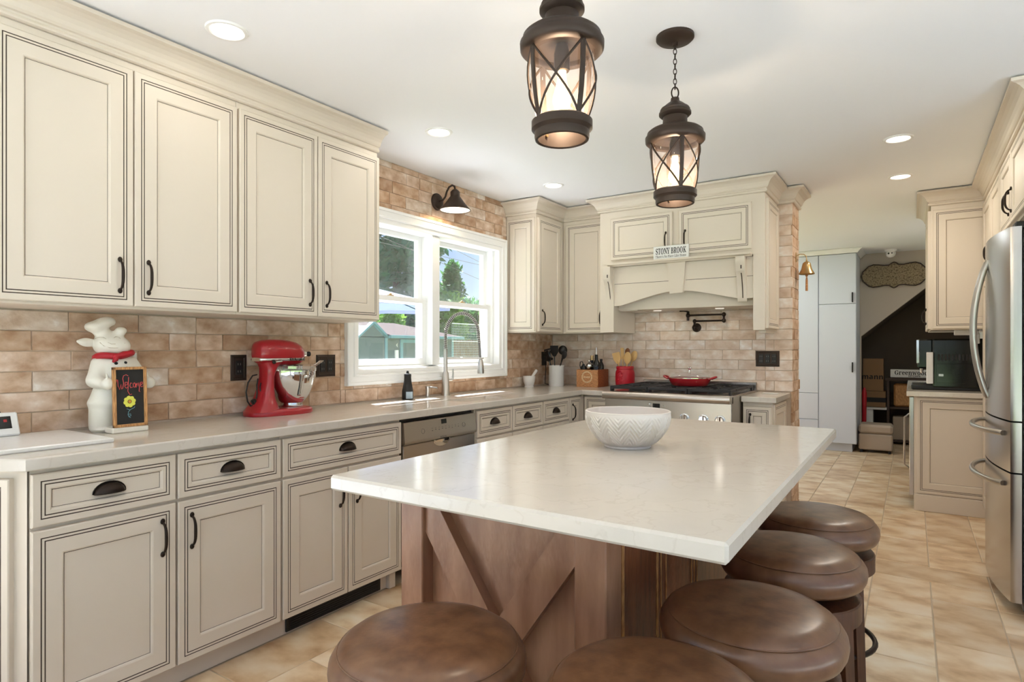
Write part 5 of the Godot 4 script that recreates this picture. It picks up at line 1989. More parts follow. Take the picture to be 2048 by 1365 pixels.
func chef() -> void:
	# local x along the wall away from the camera, z into the room
	var t := thing("chef_figurine", "white ceramic pig chef figurine with red scarf holding a Welcome board", "figurine", V(-2.665, 0.914, 1.135), PI / 2)
	var p := [
		CA(Vector3(-0.035, 0.03, 0), Vector3(-0.03, 0.11, 0), 0.046, 0.05), CA(Vector3(0.055, 0.03, 0), Vector3(0.05, 0.11, 0), 0.046, 0.05),
		EL(Vector3(0.01, 0.115, 0.0), Vector3(0.094, 0.030, 0.066), 0.010), EL(Vector3(0.01, 0.15, 0.0), Vector3(0.080, 0.05, 0.058), 0.015),
		EL(Vector3(0.012, 0.215, 0.0), Vector3(0.072, 0.085, 0.06), 0.02), EL(Vector3(0.014, 0.27, 0.0), Vector3(0.066, 0.035, 0.05), 0.02),
		CA(Vector3(-0.045, 0.268, 0.0), Vector3(-0.070, 0.205, 0.02), 0.03, 0.028, 0.012), CA(Vector3(-0.070, 0.205, 0.02), Vector3(-0.055, 0.190, 0.066), 0.027, 0.019, 0.010), EL(Vector3(-0.050, 0.192, 0.082), Vector3(0.024, 0.024, 0.022), 0.006),
		CA(Vector3(0.066, 0.268, 0.0), Vector3(0.102, 0.215, 0.012), 0.028, 0.025, 0.014), CA(Vector3(0.102, 0.215, 0.012), Vector3(0.116, 0.194, 0.036), 0.024, 0.018, 0.012), EL(Vector3(0.118, 0.188, 0.050), Vector3(0.021, 0.024, 0.021), 0.006),
		CA(Vector3(-0.050, 0.198, 0.088), Vector3(-0.060, 0.230, 0.092), 0.0055, 0.0055, 0.002),
		EL(Vector3(-0.012, 0.345, 0.0), Vector3(0.056, 0.048, 0.05), 0.015), EL(Vector3(0.014, 0.338, 0.018), Vector3(0.044, 0.038, 0.038), 0.010),
		CA(Vector3(0.0, 0.365, 0.01), Vector3(0.020, 0.394, 0.022), 0.027, 0.018, 0.010), EL(Vector3(0.023, 0.400, 0.022), Vector3(0.021, 0.015, 0.018), 0.004),
		CA(Vector3(-0.026, 0.378, 0.0), Vector3(-0.044, 0.404, -0.004), 0.029, 0.027, 0.008), EL(Vector3(-0.066, 0.413, -0.004), Vector3(0.028, 0.02, 0.034), 0.010), EL(Vector3(-0.038, 0.425, -0.004), Vector3(0.04, 0.023, 0.036), 0.012, Vector3(0, 0, 0.5)), EL(Vector3(-0.012, 0.434, -0.004), Vector3(0.024, 0.018, 0.03), 0.010),
		EL(Vector3(-0.088, 0.352, 0.0), Vector3(0.032, 0.018, 0.009), 0.004, Vector3(0, 0, -0.1)), CA(Vector3(-0.098, 0.353, 0.0), Vector3(-0.126, 0.357, 0.0), 0.011, 0.002, 0.006),
		EL(Vector3(0.01, 0.012, 0.01), Vector3(0.085, 0.014, 0.06), 0.004),
	]
	var fig := nets(p, Vector3(-0.14, -0.006, -0.085), Vector3(0.16, 0.465, 0.115), 0.0058)
	part("body", fig, M.figure, t)
	var b := MB.new()
	var skin_at := func(x: float, y: float) -> Vector3:
		var q := Vector3(x, y, 0.12)
		for i in 90:
			if blob_field(q, p) < 0.0:
				break
			q.z -= 0.002
		return q
	for ln in [[[-0.062, 0.366], [-0.054, 0.372], [-0.044, 0.372], [-0.037, 0.365]], [[-0.012, 0.370], [-0.004, 0.375], [0.005, 0.373], [0.011, 0.367]], [[-0.056, 0.352], [-0.046, 0.339], [-0.026, 0.331], [-0.002, 0.331], [0.016, 0.340], [0.024, 0.350]], [[-0.034, 0.352], [-0.024, 0.346], [-0.010, 0.346]]]:
		var pts := []
		for q in ln:
			pts.append(skin_at.call(q[0], q[1]))
		b.tube(pts, 0.0016, 6)
	part("face_crease", b, mat(rgb(204, 190, 168), 0.6), t)
	b = MB.new()
	var rg := []
	for i in 28:
		var a := TAU * i / 28
		rg.append(Vector3(0.006 + 0.062 * cos(a), 0.302 + 0.006 * cos(a) + 0.004 * sin(a * 3), 0.052 * sin(a)))
	b.tube(rg, 0.013, 8, true)
	b.ball(Vector3(-0.010, 0.296, 0.058), Vector3(0.014, 0.013, 0.011), 10, 8)
	b.tube([Vector3(-0.010, 0.296, 0.060), Vector3(-0.016, 0.284, 0.064), Vector3(-0.024, 0.274, 0.062)], [0.009, 0.010, 0.003], 8)
	b.tube([Vector3(-0.010, 0.298, 0.060), Vector3(0.016, 0.304, 0.060), Vector3(0.044, 0.311, 0.052)], [0.008, 0.014, 0.008], 8)
	part("scarf", b, M.redmatt, t)
	for q in [Vector3(-0.008, 0.270, 0.052), Vector3(0.026, 0.272, 0.051), Vector3(-0.008, 0.246, 0.060), Vector3(0.028, 0.250, 0.058)]:
		b = MB.new()
		b.ball(q, Vector3(0.007, 0.006, 0.006), 10, 6)
		part("button", b, M.black, t)
	b = MB.new()
	b.bx(Vector3(-0.048, 0, 0.05), Vector3(0.084, 0.022, 0.116), 0.004)
	part("plinth", b, M.figure, t)
	# chalkboard, leaning back a touch
	var lean := Transform3D(Basis.from_euler(Vector3(-0.05, 0, 0)), Vector3(-0.043, 0.022, 0.104))
	b = MB.new()
	b.at(lean)
	var w := 0.124
	var h := 0.234
	for q in [[0.0, 0.0, 0.012, h], [w - 0.012, 0.0, w, h], [0.0, 0.0, w, 0.011], [0.0, h - 0.011, w, h]]:
		b.bx(Vector3(q[0], q[1], 0), Vector3(q[2], q[3], 0.012), 0.0015)
	var fr := part("board_frame", b, M.oak, t)
	b = MB.new()
	b.at(lean).bx(Vector3(0.008, 0.008, 0.001), Vector3(w - 0.008, h - 0.008, 0.007))
	var bd := part("chalkboard", b, M.board, t)
	var pink := mat(rgb(236, 92, 92), 0.9)
	var draw := func(called: String, lines: Array, o: Vector2, sc: float, m: Material, r: float) -> void:
		var k := MB.new()
		k.at(lean)
		for ln in lines:
			var pts := []
			for q in ln:
				pts.append(Vector3(o.x + q[0] * sc, o.y + q[1] * sc, 0.0073))
			k.tube(pts, r, 5)
		part(called, k, m, bd)
	draw.call("lettering", [
		[[0.0, 0.30], [0.02, 0.42], [0.06, 0.40], [0.07, 0.15], [0.12, 0.0], [0.18, 0.22], [0.20, 0.02], [0.24, 0.05], [0.28, 0.26], [0.25, 0.44], [0.28, 0.56], [0.38, 0.60], [0.46, 0.55]],
		[[0.32, 0.17], [0.42, 0.20], [0.41, 0.30], [0.34, 0.30], [0.32, 0.12], [0.37, 0.05], [0.44, 0.10]],
		[[0.47, 0.50], [0.45, 0.20], [0.43, -0.08], [0.50, -0.22], [0.58, -0.20]],
		[[0.60, 0.24], [0.54, 0.26], [0.51, 0.14], [0.54, 0.06], [0.61, 0.08]],
		[[0.68, 0.26], [0.64, 0.20], [0.65, 0.09], [0.70, 0.07], [0.73, 0.16], [0.70, 0.25], [0.68, 0.26]],
		[[0.75, 0.06], [0.76, 0.24], [0.77, 0.16], [0.81, 0.25], [0.82, 0.10], [0.86, 0.26], [0.88, 0.08], [0.86, -0.10], [0.90, -0.12]],
		[[0.92, 0.17], [1.0, 0.20], [0.99, 0.28], [0.93, 0.27], [0.92, 0.12], [0.97, 0.07], [1.02, 0.12]],
	], Vector2(0.013, 0.146), 0.096, pink, 0.0012)
	draw.call("flower_stem", [[[0.62, 0.36], [0.58, 0.30], [0.40, 0.22], [0.30, 0.10], [0.28, -0.05], [0.33, -0.16], [0.40, -0.20]], [[0.38, 0.20], [0.26, 0.26], [0.22, 0.27]], [[0.30, -0.02], [0.40, 0.0], [0.42, -0.10], [0.33, -0.12]]], Vector2(0.032, 0.050), 0.075, mat(rgb(120, 168, 180), 0.9), 0.0011)
	b = MB.new()
	b.at(lean)
	for i in 8:
		var a := TAU * i / 8 + 0.2
		b.ball(Vector3(0.060 + 0.015 * cos(a), 0.098 + 0.015 * sin(a), 0.0072), Vector3(0.0085, 0.0085, 0.001), 10, 4)
	part("flower", b, mat(rgb(226, 222, 92), 0.9), bd)
	b = MB.new()
	b.at(lean).ball(Vector3(0.060, 0.098, 0.008), Vector3(0.006, 0.006, 0.001), 10, 4)
	part("flower_centre", b, mat(rgb(214, 150, 60), 0.9), bd)

func loft(sections: Array, seg := 24, power := 2.0) -> Array:
	# each section [centre, half-height axis vector, half-width axis vector]
	var rings := []
	for s in sections:
		var row := []
		for k in seg:
			var a := TAU * k / seg
			var c := cos(a)
			var q := sin(a)
			var m := pow(pow(absf(c), power) + pow(absf(q), power), -1.0 / power)
			row.append(s[0] + s[1] * (c * m) + s[2] * (q * m))
		rings.append(row)
	return rings

func mixer() -> void:
	var t := thing("stand_mixer", "glossy red stand mixer with a steel bowl on the long worktop", "mixer", V(-2.655, 0.914, 1.712), PI / 2)
	var Y := Vector3.UP
	var X := Vector3.RIGHT
	var Z := Vector3.BACK
	var b := MB.new()
	var base := PackedVector2Array()
	for i in 40:
		var a := TAU * i / 40
		var w := 0.092 if cos(a) < 0 else 0.104
		base.append(Vector2(0.177 + 0.177 * signf(cos(a)) * pow(absf(cos(a)), 0.7), w * signf(sin(a)) * pow(absf(sin(a)), 0.8)))
	var rings := []
	for s in [[0.0, 0.97], [0.004, 1.0], [0.018, 1.0], [0.026, 0.97], [0.031, 0.9], [0.033, 0.7]]:
		var row := []
		for q in base:
			row.append(Vector3(0.182 + (q.x - 0.182) * s[1], s[0], q.y * s[1]))
		rings.append(row)
	b.skin(rings)
	part("base", b, M.red, t)
	b = MB.new()
	b.skin(loft([[Vector3(0.082, 0.02, 0), X * 0.080, Z * 0.085], [Vector3(0.088, 0.045, 0), X * 0.064, Z * 0.074], [Vector3(0.095, 0.08, 0), X * 0.044, Z * 0.060], [Vector3(0.102, 0.13, 0), X * 0.031, Z * 0.052], [Vector3(0.110, 0.19, 0), X * 0.024, Z * 0.047], [Vector3(0.118, 0.235, 0), X * 0.034, Z * 0.051], [Vector3(0.128, 0.262, 0), X * 0.06, Z * 0.056]], 28, 2.4))
	part("column", b, M.red, t)
	b = MB.new()
	var hs := []
	for s in [[0.046, 0.312, 0.010], [0.050, 0.312, 0.036], [0.060, 0.311, 0.052], [0.085, 0.310, 0.061], [0.13, 0.309, 0.065], [0.18, 0.308, 0.066], [0.225, 0.306, 0.064], [0.262, 0.303, 0.059], [0.29, 0.299, 0.049], [0.306, 0.296, 0.036], [0.313, 0.294, 0.018]]:
		hs.append([Vector3(s[0], s[1], 0), Y * s[2], Z * s[2] * 0.98])
	b.skin(loft(hs, 32, 2.5))
	part("head", b, M.red, t)
	b = MB.new()
	b.off(Vector3(0.255, 0.222, 0)).lathe([Vector2(0.0, 0.0), Vector2(0.048, 0.0), Vector2(0.052, 0.004), Vector2(0.052, 0.018), Vector2(0.056, 0.022)], 32)
	part("planetary", b, M.chrome, t)
	b = MB.new()
	hs = []
	for s in [[0.048, 0.030], [0.056, 0.050], [0.085, 0.0625], [0.13, 0.0665], [0.18, 0.0675], [0.225, 0.0655], [0.262, 0.0605], [0.29, 0.0505], [0.306, 0.037]]:
		hs.append([Vector3(s[0], 0.275, 0), Y * 0.009, Z * s[1]])
	b.skin(loft(hs, 16, 8.0))
	part("trim_band", b, M.chrome, t)
	letters("lettering", "KitchenAid", 0.021, M.black, t, Vector3(0.235, 0.2745, 0.0695), "Droid Sans", 0.001, 0.9, Vector3(0, 0.12, 0))
	b = MB.new()
	b.off(Vector3(0.312, 0.300, 0), 0, 0, -PI / 2).lathe([Vector2(0.022, -0.016), Vector2(0.021, 0.0), Vector2(0.019, 0.003), Vector2(0.0185, 0.020), Vector2(0.016, 0.024), Vector2(0.0, 0.024)], 24)
	part("hub_cover", b, M.chrome, t)
	b = MB.new()
	b.off(Vector3(0.335, 0.300, 0.0), 0, 0, -PI / 2).lathe([Vector2(0.0, 0.0), Vector2(0.008, 0.0), Vector2(0.008, 0.012), Vector2(0.013, 0.018), Vector2(0.013, 0.028), Vector2(0.0, 0.03)], 16)
	part("knob", b, M.black, t)
	b = MB.new()
	b.ball(Vector3(0.105, 0.262, 0.067), Vector3(0.010, 0.009, 0.008), 10, 8)
	part("speed_knob", b, M.black, t)
	b = MB.new()
	b.tube([Vector3(0.105, 0.262, 0.07), Vector3(0.145, 0.266, 0.073)], 0.0035, 8)
	part("speed_lever", b, M.chrome, t)
	# bowl
	b = MB.new()
	var R := 0.117
	b.off(Vector3(0.252, 0.034, 0.004))
	var pr := [Vector2(0.0, 0.0), Vector2(0.052, 0.0), Vector2(0.054, 0.012), Vector2(0.052, 0.018)]
	for i in 13:
		var f := i / 12.0
		pr.append(Vector2(0.052 + (R - 0.052) * pow(sin(f * PI / 2), 0.72), 0.020 + 0.158 * f))
	pr.append(Vector2(R + 0.004, 0.180))
	pr.append(Vector2(R + 0.004, 0.184))
	pr.append(Vector2(R - 0.002, 0.184))
	for i in 8:
		var f := 1.0 - i / 7.0
		pr.append(Vector2(0.050 + (R - 0.054) * pow(sin(f * PI / 2), 0.72), 0.024 + 0.154 * f))
	pr.append(Vector2(0.0, 0.024))
	b.lathe(pr, 56)
	var bo := part("bowl", b, M.chrome, t)
	b = MB.new()
	b.off(Vector3(0.252, 0.034, 0.004), -0.15)
	var path := [Vector3(0, 0.165, 0.112), Vector3(0, 0.165, 0.145), Vector3(0, 0.150, 0.152), Vector3(0, 0.10, 0.142), Vector3(0, 0.055, 0.116), Vector3(0, 0.046, 0.092)]
	var hr := []
	for q in path:
		hr.append([q + Vector3(0.013, 0.001, 0.001), q + Vector3(-0.013, 0.001, 0.001), q + Vector3(-0.013, -0.001, -0.003), q + Vector3(0.013, -0.001, -0.003)])
	b.skin(hr)
	part("bowl_handle", b, M.chrome, bo)
	# clear pouring shield
	b = MB.new()
	b.off(Vector3(0.252, 0.218, 0.004)).lathe([Vector2(0.121, 0.0), Vector2(0.121, 0.012), Vector2(0.112, 0.020), Vector2(0.066, 0.024), Vector2(0.060, 0.024)], 40)
	var sh := part("pouring_shield", b, M.lid, t)
	b = MB.new()
	b.skin([[Vector3(0.35, 0.226, 0.05), Vector3(0.37, 0.226, 0.0), Vector3(0.372, 0.229, 0.0), Vector3(0.352, 0.229, 0.05)], [Vector3(0.395, 0.262, 0.075), Vector3(0.43, 0.262, 0.0), Vector3(0.432, 0.266, 0.0), Vector3(0.397, 0.266, 0.075)]])
	part("chute", b, M.lid, sh)
	# cord and plug
	b = MB.new()
	b.tube([Vector3(0.07, 0.20, -0.02), Vector3(0.04, 0.197, -0.01), Vector3(0.01, 0.165, 0.0), Vector3(-0.004, 0.12, 0.005), Vector3(0.004, 0.075, 0.005), Vector3(0.022, 0.052, 0.0), Vector3(0.042, 0.055, 0.0)], 0.0035, 8)
	b.tube([Vector3(0.075, 0.18, -0.02), Vector3(0.056, 0.15, 0.0), Vector3(0.054, 0.11, 0.005), Vector3(0.05, 0.085, 0.005)], 0.0035, 8)
	b.tube([Vector3(0.078, 0.16, 0.0), Vector3(0.066, 0.14, 0.01), Vector3(0.068, 0.12, 0.012), Vector3(0.078, 0.11, 0.01)], 0.003, 8)
	part("cord", b, M.black, t)
	b = MB.new()
	b.off(Vector3(0.043, 0.063, 0.003), 0, 0, 0.5).bx(Vector3(-0.011, -0.014, -0.010), Vector3(0.011, 0.022, 0.010), 0.004)
	part("plug", b, M.black, t)

func wall_plate(label: String, at: Vector3, turn: float, w: float, h: float, gangs: int, dark := true) -> void:
	var t := thing("outlet_plate", label, "outlet", at, turn)
	var b := MB.new()
	b.at(Transform3D(Basis(), Vector3(-w / 2, -h / 2, 0)))
	var pf := [Vector2(0, 0), Vector2(0, 0.004), Vector2(0.003, 0.007), Vector2(0.008, 0.007), Vector2(0.010, 0.009), Vector2(0.014, 0.009), Vector2(0.017, 0.006)]
	b.front(w, h, pf)
	part("plate", b, M.bronze_matt if dark else M.plastic, t)
	for g in gangs:
		var cx := (g + 0.5) / gangs * (w - 0.03) - (w - 0.03) / 2
		b = MB.new()
		var gw := minf(0.034, (w - 0.03) / gangs * 0.8)
		b.bx(Vector3(cx - gw / 2, -0.034, 0.005), Vector3(cx + gw / 2, 0.034, 0.009), 0.0015)
		var ins := part("insert", b, M.black if dark else M.ceramic, t)
		b = MB.new()
		for s in [-1.0, 1.0]:
			b.bx(Vector3(cx - 0.008, s * 0.018 - 0.005, 0.0085), Vector3(cx - 0.005, s * 0.018 + 0.005, 0.0095))
			b.bx(Vector3(cx + 0.005, s * 0.018 - 0.005, 0.0085), Vector3(cx + 0.008, s * 0.018 + 0.005, 0.0095))
		part("slot", b, M.grey, ins)

func spoon(called: String, label: String, category: String, at: Vector3, top: Vector3, kind: int, m: Material, group: String, size := 1.0) -> void:
	var t := thing(called, label, category, at, 0.0, group)
	var d := top.normalized()
	var x := d.cross(Vector3.BACK).normalized()
	var z := x.cross(d)
	var L := top.length()
	var b := MB.new()
	b.at(Transform3D(Basis(x, d, z), Vector3.ZERO))
	b.tube([Vector3(0, 0, 0), Vector3(0, L * 0.5, 0), Vector3(0, L - 0.05, 0)], [0.006, 0.005, 0.005], 8)
	part("handle", b, m, t)
	b = MB.new()
	b.at(Transform3D(Basis(x, d, z), Vector3.ZERO))
	if kind == 0:      # spoon
		b.ball(Vector3(0, L - 0.02, 0), Vector3(0.027, 0.042, 0.008) * size, 16, 10)
	elif kind == 1:    # flat spatula
		b.prism(PackedVector2Array([Vector2(-0.012, L - 0.07), Vector2(0.012, L - 0.07), Vector2(0.034 * size, L - 0.03), Vector2(0.034 * size, L + 0.025), Vector2(-0.034 * size, L + 0.025), Vector2(-0.034 * size, L - 0.03)]), -0.003, 0.003)
	elif kind == 2:    # ladle
		b.ball(Vector3(0, L - 0.015, 0.012), Vector3(0.036, 0.036, 0.026) * size, 16, 10)
	else:              # slotted turner
		for i in 4:
			b.bx(Vector3(-0.028 + i * 0.016, L - 0.06, -0.003), Vector3(-0.020 + i * 0.016, L + 0.03, 0.003), 0.001)
		b.bx(Vector3(-0.028, L - 0.068, -0.003), Vector3(0.036, L - 0.052, 0.003), 0.001)
		b.bx(Vector3(-0.028, L + 0.024, -0.003), Vector3(0.036, L + 0.036, 0.003), 0.001)
	part("head", b, m, t)

func bottle(label: String, at: Vector3, prof: Array, m: Material, cap: Array, capm: Material) -> Node3D:
	var t := thing("bottle", label, "bottle", at)
	var b := MB.new()
	b.lathe(prof, 24)
	part("body", b, m, t)
	b = MB.new()
	b.lathe(cap, 16)
	part("cap", b, capm, t)
	return t

func counter_things() -> void:
	chef()
	mixer()
	var Y := 0.914
	# marble board and the little display standing on it
	var b := MB.new()
	b.bx(V(-2.735, Y, 0.56), V(-2.325, Y + 0.016, 0.998), 0.006)
	solo("marble_board", b, M.marble, "pale marble cutting board lying on the worktop beside the chef figurine", "cutting board")
	var t := thing("digital_display", "small white digital display with a dark screen at the left end of the worktop", "display", V(-2.70, Y + 0.016, 0.80), PI / 2)
	b = MB.new()
	b.off(Vector3(-0.05, 0.004, 0.03), 0, -0.42).bx(Vector3(-0.03, 0, -0.018), Vector3(0.09, 0.088, 0), 0.008)
	part("body", b, M.plastic, t)
	b = MB.new()
	b.off(Vector3(-0.05, 0.004, 0.03), 0, -0.42).bx(Vector3(0.018, 0.026, -0.001), Vector3(0.068, 0.072, 0.001), 0.002)
	var sc := part("screen", b, M.blackgloss, t)
	b = MB.new()
	b.off(Vector3(-0.05, 0.004, 0.03), 0, -0.42).bx(Vector3(0.046, 0.05, 0.0012), Vector3(0.056, 0.06, 0.0016))
	part("digit", b, mat(rgb(170, 40, 40), 0.5), sc)
	b = MB.new()
	b.tube([Vector3(0.0, 0.07, -0.02), Vector3(-0.01, 0.105, -0.04), Vector3(-0.03, 0.14, -0.06), Vector3(-0.07, 0.16, -0.08)], 0.0025, 6)
	part("cable", b, M.black, t)
	# plates on the bricks
	wall_plate("single dark bronze outlet plate on the bricks left of the mixer", V(WX, 1.147, 1.756), PI / 2, 0.084, 0.128, 1)
	wall_plate("double dark bronze outlet plate on the bricks between mixer and window", V(WX, 1.145, 2.292), PI / 2, 0.132, 0.124, 2)
	wall_plate("dark outlet plate on the window wall behind the black utensils", V(WX, 1.152, 4.745), PI / 2, 0.084, 0.124, 1)
	wall_plate("triple dark bronze switch plate on the bricks right of the range", V(-0.914, 1.166, BD), 0.0, 0.168, 0.119, 3)
	wall_plate("white outlet plate half hidden behind the chef figurine", V(WX, 1.165, 1.245), PI / 2, 0.075, 0.118, 1, false)
	# faucet
	t = thing("kitchen_faucet", "brushed nickel spring-neck faucet standing by the window", "faucet", V(-2.735, Y, 3.29))
	b = MB.new()
	b.lathe([Vector2(0.0, 0.0), Vector2(0.030, 0.0), Vector2(0.030, 0.004), Vector2(0.028, 0.008), Vector2(0.023, 0.155), Vector2(0.017, 0.165), Vector2(0.014, 0.17), Vector2(0.014, 0.325), Vector2(0.0, 0.326)], 24)
	part("body", b, M.nickel, t)
	var fx := Vector3(0.90, 0, -0.43).normalized()
	var arc := []
	for i in 29:
		var f := i / 28.0
		var a := PI * (1.0 - f)
		arc.append(fx * (0.118 + 0.118 * cos(a)) + Vector3(0, 0.42 + 0.155 * sin(a), 0))
	var full := [Vector3(0, 0.32, 0), Vector3(0, 0.37, 0)] + arc + [fx * 0.242 + Vector3(0, 0.36, 0), fx * 0.246 + Vector3(0, 0.30, 0), fx * 0.250 + Vector3(0, 0.24, 0)]
	b = MB.new()
	b.tube(full, 0.0085, 10)
	part("hose", b, M.grey, t)
	b = MB.new()
	var coil := []
	var curve := Curve3D.new()
	for q in full.slice(0, full.size() - 2):
		curve.add_point(q)
	var len := curve.get_baked_length()
	var turns := 46
	for i in turns * 10:
		var s := len * i / (turns * 10.0)
		var p := curve.sample_baked(s)
		var tg := (curve.sample_baked(minf(s + 0.004, len)) - curve.sample_baked(maxf(s - 0.004, 0))).normalized()
		var side := fx.cross(Vector3.UP)
		var nn := side.cross(tg).normalized()
		var a := TAU * i / 10.0
		coil.append(p + side * cos(a) * 0.0125 + nn * sin(a) * 0.0125)
	b.tube(coil, 0.0021, 5)
	part("spring", b, M.nickel, t)
	b = MB.new()
	b.off(fx * 0.251 + Vector3(0, 0.155, 0)).lathe([Vector2(0.0, 0.0), Vector2(0.023, 0.0), Vector2(0.024, 0.01), Vector2(0.021, 0.06), Vector2(0.015, 0.085), Vector2(0.012, 0.10), Vector2(0.0, 0.10)], 20)
	part("spray_head", b, M.nickel, t)
	b = MB.new()
	b.tube([Vector3(0, 0.262, 0), fx * 0.235 + Vector3(0, 0.262, 0)], 0.0085, 10)
	var clip := []
	for i in 16:
		clip.append(fx * (0.250 + 0.018 * cos(TAU * i / 16)) + Vector3(0, 0.262, 0) + fx.cross(Vector3.UP) * 0.018 * sin(TAU * i / 16))
	b.tube(clip, 0.006, 6, true)
	part("support_arm", b, M.nickel, t)
	b = MB.new()
	b.tube([Vector3(0.0, 0.11, 0.0), Vector3(0.02, 0.11, -0.048)], 0.011, 12)
	b.tube([Vector3(0.02, 0.108, -0.052), Vector3(0.022, 0.15, -0.056), Vector3(0.022, 0.185, -0.055)], [0.009, 0.006, 0.005], 10)
	part("lever", b, M.nickel, t)
	t = thing("soap_dispenser", "short brushed nickel soap pump left of the faucet", "soap dispenser", V(-2.735, Y, 3.10))
	b = MB.new()
	b.lathe([Vector2(0.0, 0.0), Vector2(0.019, 0.0), Vector2(0.019, 0.003), Vector2(0.014, 0.006), Vector2(0.014, 0.055), Vector2(0.016, 0.058), Vector2(0.016, 0.075), Vector2(0.0, 0.076)], 20)
	part("pump", b, M.nickel, t)
	b = MB.new()
	b.tube([Vector3(0, 0.066, 0), Vector3(0.03, 0.068, -0.006), Vector3(0.075, 0.064, -0.014)], [0.008, 0.006, 0.005], 8)
	part("spout", b, M.nickel, t)
	t = bottle("dark soap bottle with a pale label standing under the window", V(-2.71, Y, 2.88), [Vector2(0.0, 0.0), Vector2(0.034, 0.0), Vector2(0.036, 0.004), Vector2(0.036, 0.055), Vector2(0.030, 0.085), Vector2(0.024, 0.12), Vector2(0.022, 0.15), Vector2(0.0, 0.151)], M.board, [Vector2(0.0, 0.150), Vector2(0.024, 0.150), Vector2(0.023, 0.165), Vector2(0.010, 0.168), Vector2(0.007, 0.185), Vector2(0.0, 0.186)], M.black)
	b = MB.new()
	b.lathe([Vector2(0.0366, 0.008), Vector2(0.0366, 0.052)], 12, 1.0, -0.2, 1.1)
	part("label", b, mat(rgb(150, 165, 175), 0.6), t)
	# mortar and pestle
	t = thing("mortar", "white marble mortar at the corner end of the worktop", "mortar", V(-2.715, Y, 4.37))
	b = MB.new()
	b.lathe([Vector2(0.0, 0.0), Vector2(0.041, 0.0), Vector2(0.042, 0.006), Vector2(0.036, 0.014), Vector2(0.040, 0.024), Vector2(0.049, 0.05), Vector2(0.053, 0.092), Vector2(0.053, 0.096), Vector2(0.047, 0.096), Vector2(0.043, 0.06), Vector2(0.03, 0.035), Vector2(0.0, 0.03)], 28)
	part("bowl", b, M.marble, t)
	t = thing("pestle", "white marble pestle leaning in the mortar", "pestle", V(-2.715, Y + 0.035, 4.37))
	b = MB.new()
	b.tube([Vector3(0.0, 0.012, 0), Vector3(0.02, 0.05, -0.012), Vector3(0.052, 0.105, -0.03), Vector3(0.058, 0.114, -0.033)], [0.015, 0.011, 0.013, 0.008], 12)
	part("shaft", b, M.marble, t)
	# crock of black utensils
	var cp := V(-2.615, Y, 4.665)
	t = thing("utensil_crock", "white cylindrical crock holding black utensils in the corner", "crock", cp)
	b = MB.new()
	b.lathe([Vector2(0.0, 0.0), Vector2(0.064, 0.0), Vector2(0.067, 0.004), Vector2(0.067, 0.172), Vector2(0.070, 0.176), Vector2(0.070, 0.182), Vector2(0.060, 0.182), Vector2(0.060, 0.02), Vector2(0.0, 0.015)], 36)
	part("pot", b, M.ceramic, t)
	var K := "black utensils in the white crock"
	spoon("ladle", "black ladle leaning left in the white crock", "utensil", cp + Vector3(-0.005, 0.02, 0.01), Vector3(-0.06, 0.27, 0.03), 3, M.black, K)
	spoon("spatula", "broad black spatula upright in the middle of the white crock", "utensil", cp + Vector3(0.0, 0.02, 0.02), Vector3(0.0, 0.31, 0.02), 1, M.black, K, 1.15)
	spoon("ladle", "black round ladle leaning right in the white crock", "utensil", cp + Vector3(0.01, 0.02, 0.0), Vector3(0.075, 0.31, 0.02), 2, M.black, K, 1.15)
	spoon("spatula", "black spatula tilted far right over the crate from the white crock", "utensil", cp + Vector3(-0.03, 0.02, 0.012), Vector3(0.145, 0.27, 0.04), 0, M.black, K, 0.9)
	spoon("spoon", "black spoon in front on the left of the white crock", "utensil", cp + Vector3(-0.01, 0.02, 0.025), Vector3(-0.035, 0.26, 0.05), 0, M.blackgloss, K, 1.2)
	# wooden crate of bottles
	var c0 := V(-2.412, Y, 4.655)
	t = thing("wooden_crate", "small wooden crate printed with a pale wreath, left of the red jar", "crate", c0)
	b = MB.new()
	b.bx(Vector3(0, 0, -0.012), Vector3(0.20, 0.148, 0), 0.002)
	part("front_board", b, M.crate, t)
	for x in [0.0, 0.188]:
		b = MB.new()
		b.bx(Vector3(x, 0, -0.22), Vector3(x + 0.012, 0.150, -0.0125), 0.002)
		part("side_board", b, M.crateside, t)
	b = MB.new()
	b.bx(Vector3(0.0125, 0, -0.22), Vector3(0.1875, 0.148, -0.208), 0.002)
	b.bx(Vector3(0.0125, 0.001, -0.208), Vector3(0.1875, 0.012, -0.0125))
	part("back_board", b, M.crateside, t)
	b = MB.new()
	for i in 22:
		var a := TAU * (i + 0.5) / 22 + PI / 2
		b.off(Vector3(0.10 + 0.045 * cos(a), 0.086 + 0.045 * sin(a), 0.0005), 0, 0, a + 0.5).ball(Vector3.ZERO, Vector3(0.0085, 0.004, 0.0006), 8, 4)
	b.at(Transform3D.IDENTITY)
	part("wreath_print", b, mat(rgb(232, 214, 178), 0.8), t)
	letters("lettering", "home", 0.022, mat(rgb(232, 214, 178), 0.8), t, Vector3(0.10, 0.086, 0.0003), "Droid Serif", 0.0008, 1.0, Vector3.ZERO, true)
	t = bottle("tall black oil bottle with a chrome pourer in the wooden crate", c0 + Vector3(0.155, 0.013, -0.07), [Vector2(0.0, 0.0), Vector2(0.034, 0.0), Vector2(0.034, 0.16), Vector2(0.030, 0.19), Vector2(0.015, 0.22), Vector2(0.013, 0.265), Vector2(0.0, 0.266)], M.blackgloss, [Vector2(0.0, 0.264), Vector2(0.012, 0.264), Vector2(0.008, 0.28), Vector2(0.005, 0.30), Vector2(0.004, 0.325), Vector2(0.0, 0.326)], M.chrome)
